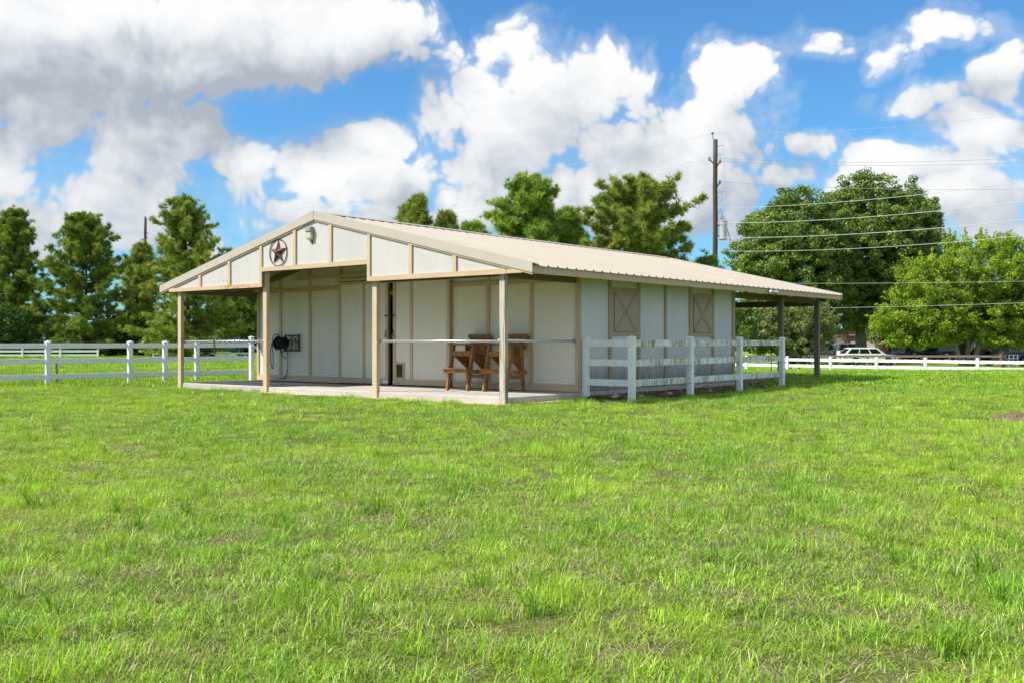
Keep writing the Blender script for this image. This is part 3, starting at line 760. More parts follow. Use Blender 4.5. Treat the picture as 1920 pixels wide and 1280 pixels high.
# star in a ring
def make_star():
    e = barn_thing('star_ornament', 'rusty red five pointed metal star in a ring on the gable', 'ornament', -6.80, -.137, 3.315)
    m = MB(); Ro, Ri = .305, .118; vs = []
    for k in range(10):
        a = math.pi / 2 + k * math.pi / 5; r = Ro if k % 2 == 0 else Ri
        vs.append((r * math.cos(a), -.012, r * math.sin(a)))
    vs += [(0, -.105, 0), (0, -.004, 0)]
    fs = [(k, (k + 1) % 10, 10) for k in range(10)] + [((k + 1) % 10, k, 11) for k in range(10)]
    m.add(vs, fs).build('star', 'star_metal', e)
    MB().tube([(.318 * math.cos(a), -.018, .318 * math.sin(a)) for a in np.linspace(0, 2 * math.pi, 49)[:-1]], .011, 8, closed=True).build('ring', 'ring_metal', e, smooth=True)
make_star()
def make_gable_light():
    e = barn_thing('gable_light', 'small grey box light with yellowed lens under the gable peak', 'light', -5.61, -.137, 3.53)
    MB().prism([(0, .17), (-.09, .17), (-.12, .20), (-.12, .285), (-.09, .30), (0, .30)], 'x', -.085, .085).build('housing', 'lamp_grey', e, bevel=.006)
    MB().prism([(-.005, .0), (-.08, .012), (-.10, .05), (-.10, .169), (-.005, .169)], 'x', -.075, .075).build('lens', 'lamp_lens', e, bevel=.006)
    box('back_plate', 'lamp_grey', e, -.08, .08, -.004, 0, .0, .29); box('conduit', 'black_iron', e, .02, .035, -.012, -.001, -.10, 0)
make_gable_light()
def make_flood():
    e = barn_thing('flood_light', 'twin head metal floodlight on the eave above the fence', 'light', EAVE_R, 10.35, 2.58)
    MB().lathe([(.05, 0), (.05, .03), (.03, .04)], (0, 0, 0), 12, 'x').build('mount', 'galvanised', e)
    for s in (-1, 1):
        h = MB().tube([(.02, s * .04, 0), (.07, s * .12, -.02), (.10, s * .15, -.03), (.16, s * .20, -.05)], [.02, .03, .055, .065], 12).build('lamp_head', 'galvanised', e, smooth=True)
        MB().tube([(.161, s * .2008, -.0504), (.172, s * .21, -.054)], [.055, .045], 12).build('lamp_glass', 'lamp_lens', h)
make_flood()
def make_hang_lamp():
    e = barn_thing('hanging_lamp', 'clamp lamp with amber bulb hanging under the rear porch roof', 'lamp', -.55, 10.6, 2.34)
    MB().lathe([(.125, 0), (.118, .02), (.07, .09), (.035, .13), (.03, .2), (.02, .21)], (0, 0, 0), 16).build('shade', 'galvanised', e, smooth=True)
    MB().lathe([(.01, -.03), (.07, -.02), (.10, .01), (.09, .02)], (0, 0, 0), 14).build('bulb', 'bulb_amber', e, smooth=True)
    MB().tube([(0, 0, .2), (0, 0, .42)], .008, 6).build('cord', 'black_iron', e)
make_hang_lamp()

# hitching rails of galvanised pipe
def pipe(label, a, b):
    e = empty('hitching_rail', W(*a)); tag(e, label, 'rail', 'pipe hitching rails of the porch')
    o = W(*a); A = Vector((0, 0, 0)); B = W(*b) - o; d = (B - A).normalized()
    MB().tube([A, B], .026, 14).build('pipe', 'galvanised', e, smooth=True)
    for p, s in ((A, 1), (B, -1)): MB().tube([p, p + d * s * .03], .05, 14).build('flange', 'galv_dull', e)
pipe('galvanised pipe hitching rail wrapped with chain between the left posts', (-10.99, .035, CAMZ - .01), (-7.545, .035, CAMZ))
pipe('galvanised pipe hitching rail in front of the wooden stools', (-3.575, .035, CAMZ), (-.152, .035, CAMZ))
pipe('galvanised pipe hitching rail from the worn post back to the wall', (-.07, .09, CAMZ + .01), (-.07, WB - .04, CAMZ))
def make_chain():
    m = MB(); r = random.Random(7); k = 0
    def link(p, d, roll, L=.055, w=.032, th=.006):
        d = Vector(d).normalized(); s = d.cross(Vector((0, 0, 1)))
        if s.length < .1: s = d.cross(Vector((1, 0, 0)))
        s.normalize(); t = d.cross(s); s = s * math.cos(roll) + t * math.sin(roll)
        pts = [Vector(p) + d * (L / 2 * math.cos(a)) + s * (w / 2 * math.sin(a)) for a in np.linspace(0, 2 * math.pi, 11)[:-1]]
        m.tube(pts, th, 5, closed=True)
    # wound round the pipe
    for i in range(84):
        t = i / 84; x = -9.62 + 2.0 * t; a = i * .75
        link((x, .035 + .036 * math.cos(a), CAMZ + .036 * math.sin(a)), (.55, -.6 * math.sin(a), .6 * math.cos(a)), r.uniform(0, 3))
    # sagging end to the post
    for i in range(16):
        t = i / 15; x = -8.15 + .62 * t; link((x, .0 + .03 * t, CAMZ - .06 - .34 * t + .06 * math.sin(t * 3)), (.6, 0, -.35), 1.57 * (i % 2))
    o = m.build('chain', 'galv_dull'); o.location = ORG; o.rotation_euler = (0, 0, -TH); tag(o, 'steel chain wound along the left hitching rail', 'chain')
    m = MB()
    for i in range(9): 
        for q in (0, 1): link((-9.62 + .012 * math.sin(i * 2 + q), .03 + .01 * q, CAMZ + .03 - .047 * i), (0, .1, 1), 1.57 * (i % 2) + q)
    for i in range(9):
        a = i * .7; link((-9.62 + i * .006, .035 + .04 * math.cos(a), CAMZ + .04 * math.sin(a)), (0, -math.sin(a), math.cos(a)), i)
    o = m.build('chain', 'rusty_iron'); o.location = ORG; o.rotation_euler = (0, 0, -TH); tag(o, 'rusty chain end hanging from the left hitching rail', 'chain')
make_chain()

# hose reel on the porch wall
def make_reel():
    e = barn_thing('hose_reel', 'black iron hose reel with coiled hose on the porch wall', 'hose reel', -9.45, WB - .04, 1.18)
    f = MB()
    for x in (-.28, .30): f.bar((x, -.02, -.22), (x, -.02, .23), .03, .03)
    for z in (-.20, .20): f.bar((-.28, -.02, z), (.30, -.02, z), .03, .03)
    f.bar((0, -.02, -.2), (0, -.02, .2), .015, .015)
    for a, b in (((0, .2), (.28, -.02)), ((.28, .2), (.0, -.02)), ((.14, -.2), (.14, .09)), ((.21, -.2), (.21, .04))): f.bar((a[0], -.02, a[1]), (b[0], -.02, b[1]), .014, .014)
    f.build('wall_frame', 'black_iron', e)
    a = MB()
    for s in (-.26, .0): a.tube([(s, -.02, .10), (s, -.20, .02), (s, -.27, 0)], .014, 6)
    a.build('arm', 'black_iron', e)
    d = MB(); d.lathe([(.01, -.25), (.175, -.245), (.175, -.232), (.08, -.228), (.08, .0), (.165, .005), (.165, .018), (.01, .022)], (-.03, -.27, 0), 22, 'x')
    d.build('drum', 'black_iron', e, smooth=False)
    h = MB(); pts = []
    for i in range(240):
        t = i / 239; ang = t * 2 * math.pi * 9; r = .10 + .04 * t + .012 * math.sin(i * .9)
        pts.append((-.27 + .24 * abs(((t * 4) % 2) - 1), -.27 + r * math.cos(ang), r * math.sin(ang)))
    h.tube(pts, .013, 6); h.build('coiled_hose', 'hose_black', e, smooth=True)
    h = MB()
    h.tube([(-.30 + .17 * math.cos(a) * (1.0), -.30 + .02 * math.sin(2 * a), .02 + .21 * math.sin(a)) for a in np.linspace(.2, 6.1, 34)], .013, 6)
    h.tube([(-.32 + .11 * math.cos(a), -.28 + .03 * math.sin(a), .03 + .15 * math.sin(a)) for a in np.linspace(.6, 5.8, 26)], .012, 6)
    loop = [(-.42, -.30, .06), (-.52, -.30, -.02), (-.55, -.31, -.22), (-.545, -.31, -.50), (-.50, -.31, -.68), (-.455, -.31, -.70), (-.44, -.31, -.60), (-.46, -.30, -.35), (-.49, -.30, -.05), (-.42, -.29, .10)]
    h.tube(loop, .012, 7)
    h.tube([(-.18, -.28, -.18), (-.20, -.22, -.30), (-.16, -.12, -.42)], .012, 6)
    h.tube([(.02 + .1 * math.cos(a), -.36, -.13 - .12 * math.sin(a)) for a in np.linspace(0, math.pi, 12)], .011, 6)
    h.build('loose_hose', 'hose_black', e, smooth=True)
    e2 = barn_thing('water_pipe', 'dark water pipe and tap below the hose reel', 'pipe', -9.62, WB - .07, SLAB)
    MB().tube([(-.55, -.02, .10), (-.20, -.02, .10), (-.06, -.02, .16), (0, -.02, .25), (0, -.02, .80)], .022, 8).build('riser', 'galv_dull', e2, smooth=True)
    t = MB(); t.tube([(0, -.02, .80), (-.01, -.04, .86), (-.02, -.09, .87), (-.02, -.12, .82)], .02, 7); t.box(-.06, .04, -.05, -.03, .90, .915); t.tube([(-.01, -.04, .86), (-.01, -.04, .90)], .008, 6)
    t.build('tap', 'black_iron', e2)
make_reel()

# tall wooden bar chairs
def chair_mesh(e):
    for s in (-1, 1):
        MB().bar((s * .30, -.34, 0), (s * .30, -.13, 1.00), .05, .095, up=(0, 1, 0)).build('leg', 'stool_wood', e, bevel=.004)
        MB().bar((s * .262, .34, 0), (s * .262, .27, 1.00), .04, .095, up=(0, 1, 0)).build('leg', 'stool_wood', e, bevel=.004)
        MB().prism([(-.20, .855), (-.20, .76), (.34, .40), (.42, .46), (.30, .72), (.26, .80)], 'x', s * .225 - .016, s * .225 + .016).build('side_board', 'stool_wood', e)
        MB().box(s * .31 - .07, s * .31 + .07, -.24, .36, 1.002, 1.03).build('armrest', 'stool_wood', e, bevel=.004)
        MB().bar((s * .335, -.42, .42), (s * .335, .36, .42), .035, .085).build('stretcher', 'stool_wood', e)
    MB().box(-.27, .27, -.215, -.185, .76, .855).build('apron', 'stool_wood', e, bevel=.003)
    for k in range(6):
        y = -.18 + k * .078; z = .862 - k * .016
        MB().bar((-.27, y, z), (.27, y, z), .068, .02).build('seat_slat', 'stool_wood', e)
    for k in range(5):
        x = -.22 + k * .11
        MB().bar((x, .25, .74), (x, .46, 1.17 + .015 * (2 - abs(k - 2))), .10, .02, up=(0, 1, 0)).build('back_slat', 'stool_wood', e)
    for y, z, w in ((.475, 1.13, .33), (.40, .95, .30)):
        MB().bar((-w, y, z), (w, y, z), .025, .085).build('back_rail', 'stool_wood', e)
    MB().box(-.33, .33, .395, .425, 1.155, 1.245).build('crest_rail', 'stool_wood', e, bevel=.004)
    for y in (-.455, -.375):
        MB().box(-.37, .37, y, y + .07, .465, .49).build('footrest_slat', 'stool_wood', e, bevel=.003)
    MB().box(-.35, .35, -.41, -.38, .395, .463).build('footrest_rail', 'stool_wood', e, bevel=.003)
    MB().bar((-.26, .33, .30), (.26, .33, .30), .03, .08).build('stretcher', 'stool_wood', e)
ch = barn_thing('bar_chair', 'tall brown wooden bar chair, left of the pair on the porch', 'chair', -2.64, 1.88, SLAB, 'bar chairs on the porch')
chair_mesh(ch)
c2 = ch.copy(); COL.objects.link(c2); c2.location = W(-1.57, 1.88, SLAB); c2.rotation_euler = (0, 0, -TH + .03)
c2['label'] = 'tall brown wooden bar chair half hidden behind the worn post'
for k in list(ch.children):
    q = k.copy(); COL.objects.link(q); q.parent = c2
# ------------------------------------------------------------------ white vinyl fences
def vinyl_post(name, parent, p, h, w=.127, mat='vinyl_white', rz=0.0):
    """p in the parent's frame, local axes; post with a low pyramid cap"""
    m = MB(); a = w / 2
    m.box(-a, a, -a, a, -.3, h); o = m.build(name, mat, parent, bevel=.006); o.location = p; o.rotation_euler = (0, 0, rz)
    c = MB(); b = a + .009
    c.box(-b, b, -b, b, h + .001, h + .022)
    c.add([(-b, -b, h + .0225), (b, -b, h + .0225), (b, b, h + .0225), (-b, b, h + .0225), (0, 0, h + .055)], [(0, 1, 4), (1, 2, 4), (2, 3, 4), (3, 0, 4)])
    c.build('cap', mat, o)
    return o
def fence(name, label, pts, heights, rails, rail_mats=None, group=None, skip=(), post_rz=None, tops=None):
    """pts: world (x,y) of posts; rails: list of centre heights above the level ref"""
    e = empty(name, (pts[0][0], pts[0][1], 0)); tag(e, label, 'fence', group)
    o = Vector((pts[0][0], pts[0][1], 0)); posts = []
    for i, p in enumerate(pts):
        g = gzf(*p); top = heights if not tops else tops[i]
        q = Vector((p[0], p[1], g)) - o
        j = min(i, len(pts) - 2); d = Vector((pts[j + 1][0] - pts[j][0], pts[j + 1][1] - pts[j][1])); rz = math.atan2(d.y, d.x) if post_rz is None else post_rz
        if i in skip: posts.append(None); continue
        posts.append(vinyl_post('post', e, q, top - g, rz=rz))
    for i in range(len(pts) - 1):
        a = Vector((*pts[i], 0)) - o; b = Vector((*pts[i + 1], 0)) - o; d = (b - a).normalized() * .055
        mt = rail_mats[i] if rail_mats else 'vinyl_white'
        for z in rails:
            za = z if not callable(z) else z(i); 
            MB().bar(a + d + Vector((0, 0, za)), b - d + Vector((0, 0, za)), .038, .142).build('rail', mt, e, bevel=.004)
    return e, posts
# yard fence beside the right wall
yp = [(.10, 2.60), (1.27, 2.57), (1.27, 5.05), (1.27, 7.53), (1.27, 10.02)]
fence('yard_fence', 'white vinyl fence stained green, three rails, beside the shuttered wall', [tuple(W(*p)[:2]) for p in yp], 1.29, (1.185, .78, .365),
      ['vinyl_smudge', 'vinyl_algae', 'vinyl_algae', 'vinyl_algae'], post_rz=-TH)
# paddock fence on the left with woven wire
dirv = Vector((.675, .738)).normalized(); P0 = Vector((-13.1, 28.1))
lp = [P0 - dirv * 7.2, P0 - dirv * 4.8, P0 - dirv * 2.4, P0, P0 + dirv * 2.42, P0 + dirv * 3.55, P0 + dirv * 4.63, P0 + dirv * 6.75]
lp = [tuple(p) for p in lp]
pf, pposts = fence('paddock_fence', 'white three rail paddock fence with woven wire, left of the barn', lp, 1.19, (1.095, .665, .235), skip=(7,))
def paddock_extra():
    o = Vector((lp[0][0], lp[0][1], 0))
    # rail sockets cut through the gate post
    for z in (1.095, .665, .235):
        a = pposts[5]; s = MB().box(.058, .0665, -.018, .018, z - .065, z + .065).build('socket', 'dark_gap', a); s.rotation_euler = (0, 0, 0)
        g = gzf(*lp[5]); s.location = (0, 0, -g)
    m = MB()
    for i in range(len(lp) - 1):
        a = Vector((*lp[i], 0)) - o; b = Vector((*lp[i + 1], 0)) - o; L = (b - a).length; d = (b - a) / L; nrm = Vector((-d.y, d.x, 0)) * .045
        n = int(L / .075)
        for k in range(n + 1):
            p = a + d * (L * k / n) + nrm; g = gzf(p.x + o.x, p.y + o.y)
            m.bar(p + Vector((0, 0, g)), p + Vector((0, 0, .74)), .0035, .0035)
        for z in (.05, .15, .25, .36, .47, .58, .70, .74): m.bar(a + nrm + Vector((0, 0, z)), b + nrm + Vector((0, 0, z)), .0035, .0035)
    tag(m.build('woven_wire', 'wire_fence', pf), kind='stuff')
paddock_extra()
# end post against the barn's left corner
ep = vinyl_post('end_post', None, W(-11.22, 2.36, 0.0), 1.32, w=.11, rz=-TH); tag(ep, 'bright white square post against the left corner of the barn wall', 'post')
# far fence on the right
fp = [(16.0 + 1.76 * n, 50 - 1.5 * n) for n in range(-8, 6)]
fence('boundary_fence', 'low white rail fence behind the lawn before the parked cars', fp, .42, (.285, -.02, -.33))
# distant white fence far left
dp = [(-46.0 + 2.6 * n, 71 + .35 * n) for n in range(0, 7)]
fence('far_fence', 'distant white two rail fence in front of the left pines', dp, .62, (.50, .22))
dp = [(-26.5 + 2.6 * n, 73.6 + .35 * n) for n in range(0, 4)]
fence('far_fence', 'distant white rail fence in shade under the second pine', dp, .45, (.34, .08))

# brown rail fence in front of the cars, with a pipe gate
def ranch():
    e = empty('ranch_rail_fence', (16, 75, 0)); tag(e, 'weathered brown rail fence running in front of the parked cars', 'fence')
    o = Vector((16, 75, 0)); n = 0; zt = .16
    pts = [(14.5 + 2.07 * k, 75.5 - .02 * k) for k in range(0, 12)]
    for k, (x, y) in enumerate(pts):
        g = gzf(x, y); MB().box(-.055, .055, -.055, .055, g - .2, zt).build('post', 'rail_wood', e, bevel=.006).location = Vector((x, y, 0)) - o
    for k in range(len(pts) - 1):
        a = Vector((*pts[k], 0)) - o; b = Vector((*pts[k + 1], 0)) - o
        MB().bar(a + Vector((0, -.08, zt - .06)), b + Vector((0, -.08, zt - .06)), .04, .17).build('rail', 'rail_wood', e)
    x, y = 36.95, 75.2; g = gzf(x, y)
    c = MB().tube([(x, y, g - .3), (x + .02, y, .3)], [.2, .16], 10).build('gate_post', 'bark'); tag(c, 'thick dark gate post at the end of the brown rail fence', 'post')
    gt = empty('pipe_gate', (37.4, 75, 0)); tag(gt, 'small grey pipe gate beside the thick gate post', 'gate')
    for x in (.05, .37, .70): MB().tube([(x, 0, -.75), (x, 0, .22)], .03, 6).build('upright', 'galv_dull', gt)
    for z in (.2, -.05, -.3, -.55): MB().tube([(.05, 0, z), (.70, 0, z)], .025, 6).build('bar', 'galv_dull', gt)
ranch()
# T posts and stakes
def stake(label, p, h, r, mat, lean=(0, 0)):
    x, y = p; g = gzf(x, y); m = MB(); m.tube([(0, 0, -.2), (lean[0], lean[1], h)], r, 6); o = m.build('stake', mat); o.location = (x, y, g); tag(o, label, 'stake')
stake('short brown wooden stake behind the left paddock fence', (-13.55, 29.6), .62, .035, 'rail_wood')
stake('pale thin stake with a split base behind the left fence', (-17.5, 37.5), .75, .03, 'rail_wood', (-.05, 0))
stake('thin black rod standing in the yard behind the stained fence', tuple(W(.35, 11.4)[:2]), 1.15, .012, 'black_iron')

# ------------------------------------------------------------------ bare strip along the right wall, stones, mound
def strip():
    m = MB(); vs = []; fs = []; r = random.Random(3); nx, ny = 10, 44
    for j in range(ny + 1):
        for i in range(nx + 1):
            x = .02 + 1.26 * i / nx + (.10 * math.sin(j * 1.7) + .07 * math.sin(j * .61 + 1) if i == nx else 0); y = 2.52 + 7.9 * j / ny
            z = .055 - .012 * i / nx * 4 + r.uniform(-.012, .012)
            p = W(x, y); vs.append((p.x, p.y, z))
    for j in range(ny):
        for i in range(nx): a = j * (nx + 1) + i; fs.append((a, a + 1, a + nx + 2, a + nx + 1))
    tag(m.add(vs, fs).build('bare_earth', 'soil', smooth=True), kind='structure')
strip()
def stones():
    r = random.Random(12)
    spots = [(.75, 2.75, .075, 0), (1.02, 3.35, .05, 0), (.62, 3.85, .05, 1), (1.0, 4.6, .055, 0), (.75, 4.9, .04, 0), (.9, 5.6, .045, 0), (1.05, 6.4, .05, 0), (.62, 7.05, .10, 1), (.95, 8.0, .045, 0), (.8, 8.9, .05, 1), (1.1, 9.4, .04, 0)]
    words = ['pale round stone nearest the fence corner', 'pale stone just behind the corner fence post', 'tan stone near the wall below the first window', 'pale stone under the bottom rail of the second bay', 'small pale stone at the wall side of the second bay', 'pale stone beside the middle fence post', 'pale stone just past the middle fence post', 'largest tan stone below the second shuttered window', 'pale stone beside the fourth fence post', 'tan stone close to the far wall corner', 'small pale stone at the far end of the bare earth']
    for (x, y, s, k), w in zip(spots, words):
        bm = bmesh.new(); bmesh.ops.create_icosphere(bm, subdivisions=2, radius=s)
        for v in bm.verts: v.co *= 1 + r.uniform(-.18, .18); v.co.z *= .7
        me = bpy.data.meshes.new('stone'); bm.to_mesh(me); bm.free(); me.materials.append(MATS['rock_tan' if k else 'rock_pale'])
        o = bpy.data.objects.new('stone', me); COL.objects.link(o); p = W(x, y, .04 + s * .45); o.location = p; o.rotation_euler = (0, 0, r.uniform(0, 6))
        tag(o, w, 'stone', 'stones on the bare earth by the wall')
    # leaf litter and chips
    v = []; q = []
    rs = np.random.RandomState(2)
    for i in range(1500):
        x = rs.uniform(.05, 1.3); y = rs.uniform(2.55, 10.2); p = W(x, y, .055 + rs.uniform(0, .02)); s = rs.uniform(.012, .035)
        a = rs.uniform(0, 6.28); d = np.array([math.cos(a), math.sin(a), rs.uniform(-.3, .3)]) * s; e2 = np.array([-math.sin(a), math.cos(a), rs.uniform(-.4, .4)]) * s * .5
        c = np.array(p); v += [c - d, c + e2, c + d, c - e2]; q.append(rs.rand())
    tag(np_mesh('leaf_litter', np.array(v), 4, q, 'grass_dry'), kind='stuff')
stones()
def mound(px, py, rx, ry, h, label, seed):
    r = np.random.RandomState(seed); n = 40; vs = []; fs = []
    for j in range(n + 1):
        for i in range(n + 1):
            a, b = -1.2 + 2.4 * i / n, -1.2 + 2.4 * j / n; d = math.hypot(a, b); ang = math.atan2(b, a)
            k = 1 + .15 * math.sin(3 * ang + 1) + .1 * math.sin(7 * ang); t = max(0, 1 - (d / k) ** 2)
            x, y = px + a * rx, py + b * ry; vs.append((x, y, gzf(x, y) - .03 + h * t ** .8 * (1 + .25 * r.randn()) + .03 * min(1, t * 4)))
    for j in range(n):
        for i in range(n): a = j * (n + 1) + i; fs.append((a, a + 1, a + n + 2, a + n + 1))
    m = MB().add(vs, fs).build('ant_mound', 'mound_soil', smooth=False); tag(m, label, 'mound')
MOUND = (7.95, 15.75)
mound(*MOUND, .34, .42, .085, 'low crumbly brown ant mound in the lawn on the right', 5)

# ------------------------------------------------------------------ utility poles and wires
def pole(name, label, x, y, top, r0=.17, r1=.135):
    g = gzf(x, y); e = empty(name, (x, y, g)); tag(e, label, 'utility pole', 'utility poles')
    n = 10; MB().tube([(0.012 * math.sin(i * 2.1), 0, -.4 + (top - g + .4) * i / n) for i in range(n + 1)], [r0 + (r1 - r0) * i / n for i in range(n + 1)], 12).build('shaft', 'pole_wood', e, smooth=True)
    return e, g
PX, PY = 12.25, 60.0
def main_pole():
    e, g = pole('utility_pole', 'tall dark wooden utility pole with a grey transformer behind the barn', PX, PY, 13.35)
    zz = lambda ypx: CAMZ + (639.4 - ypx) * PY / 1866.7 - g
    t = MB().lathe([(.02, 0), (.22, .01), (.24, .06), (.24, 1.08), (.26, 1.10), (.26, 1.16), (.10, 1.20)], (.47, -.05, zz(451)), 20).build('transformer', 'transformer_grey', e, smooth=False)
    box('bracket', 'insulator', t, .1, .3, -.08, -.02, zz(425), zz(422)); box('bracket', 'insulator', t, .1, .3, -.08, -.02, zz(445), zz(442))
    for x in (.36, .5): MB().lathe([(.03, 0), (.06, .05), (.03, .09), (.055, .14), (.03, .18), (.05, .23), (.02, .28)], (x, -.05, zz(451) + 1.19), 10).build('bushing', 'insulator', t)
    for x, y, w in ((-.19, 257, 'top'), ): 
        MB().tube([(-.10, 0, zz(262)), (-.17, 0, zz(256)), (-.17, 0, zz(252))], .03, 8).build('top_pin', 'insulator', e); MB().lathe([(.03, 0), (.10, .03), (.10, .09), (.03, .14)], (-.17, 0, zz(252)), 10).build('insulator', 'insulator', e)
    for (x, y, s) in ((-.32, 300, -1), (.26, 305, 1), (.24, 344, 1)):
        MB().tube([(s * .10, 0, zz(y + 8)), (x, 0, zz(y))], [.03, .05], 8).build('standoff', 'rail_wood', e)
        MB().lathe([(.04, 0), (.09, .04), (.05, .08), (.09, .13), (.05, .17), (.07, .22)], (x + s * .04, 0, zz(y) - .06), 10).build('insulator', 'insulator', e)
    MB().tube([(.5, 0, zz(274)), (.55, 0, zz(310)), (.6, 0, zz(360)), (.5, 0, zz(370)), (.2, 0, zz(385))], .012, 5).build('jumper', 'wire_grey', e)
    MB().tube([(.12, 0, zz(275)), (.5, 0, zz(273))], .015, 5).build('standoff', 'galv_dull', e); MB().tube([(.12, 0, zz(361)), (.6, 0, zz(360))], .015, 5).build('standoff', 'galv_dull', e)
    MB().tube([(.25, 0, zz(400)), (.34, 0, zz(390)), (.44, 0, zz(400)), (.40, 0, zz(412))], .014, 5).build('lead', 'black_iron', e)
    MB().tube([(.66, 0, zz(425)), (.8, 0, zz(438)), (.95, .1, zz(452))], .025, 5).build('lead', 'insulator', e)
main_pole()
LX, LY = -37.2, 101.0
e2, _g = pole('utility_pole', 'distant dark utility pole rising between the left pines', LX, LY, 13.7)
MB().lathe([(.03, 0), (.1, .05), (.1, .12), (.03, .18)], (0, 0, 13.72 - _g), 8).build('insulator', 'insulator', e2)
for z in (11.6, 12.1): MB().tube([(0, 0, z), (.3, -.1, z + .1)], .05, 6).build('standoff', 'rail_wood', e2)

def pix(x, y, Y): return Vector(((x - 960) / 1866.7 * Y, Y, CAMZ + (639.4 - y) / 1866.7 * Y))
def wire(label, a, b, sag, r, mat):
    n = 30; pts = []
    for i in range(n + 1):
        t = i / n; p = a.lerp(b, t); p.z -= sag * 4 * t * (1 - t); pts.append(p)
    o = MB().tube(pts, r, 5).build('overhead_wire', mat); tag(o, label, 'wire', 'overhead wires')
wire('highest thin wire from the pole top towards the left pole', pix(1337, 250, 60), pix(272, 407, 101), 1.3, .008, 'wire_grey')
wire('upper of two thin wires running left from the tall pole', pix(1331, 298, 60), pix(272, 431, 101), 1.5, .008, 'wire_grey')
wire('lower of two thin wires running left from the tall pole', pix(1337, 303, 60.2), pix(274, 438, 101.5), 1.6, .008, 'wire_grey')
wire('thin wire leaving the tall pole leftwards below the insulators', pix(1341, 347, 60.3), pix(276, 455, 101.5), 1.5, .007, 'wire_grey')
wire('highest thin wire from the pole top out to the right edge', pix(1337, 250, 60), pix(2100, 186, 50), .5, .008, 'wire_grey')
wire('upper dark wire running right at the insulator level', pix(1341, 297, 60), pix(2150, 278, 59), .5, .012, 'wire_grey')
wire('second dark wire running right just under the upper one', pix(1350, 303, 60), pix(2150, 292, 59), .4, .012, 'wire_grey')
wire('dark wire running right from the lower insulator', pix(1352, 341, 60), pix(2150, 346, 59), .4, .012, 'wire_grey')
wire('pale cable crossing the top of the big green trees', pix(1341, 391, 60), pix(2080, 318, 44), .35, .013, 'wire_light')
wire('pale cable crossing the upper crown of the green trees', pix(1341, 419, 60), pix(2080, 357, 44), .35, .015, 'wire_light')
wire('pale cable crossing the middle of the green trees', pix(1341, 446, 60), pix(2080, 393, 44), .35, .015, 'wire_light')
wire('pale cable crossing the green trees down to the lime tree', pix(1341, 471, 60), pix(2080, 424, 44), .35, .012, 'wire_light')
wire('pale lower cable passing just above the rear roof edge', pix(1341, 531, 60), pix(2080, 524, 56), .10, .012, 'wire_light')
wire('lowest pale cable passing below the rear roof corner', pix(1341, 580, 60), pix(2080, 562, 52), .10, .012, 'wire_light')
wire('pale cable leaving the pole to the left at transformer height', pix(1341, 420, 60), pix(820, 470, 84), .8, .010, 'wire_light')

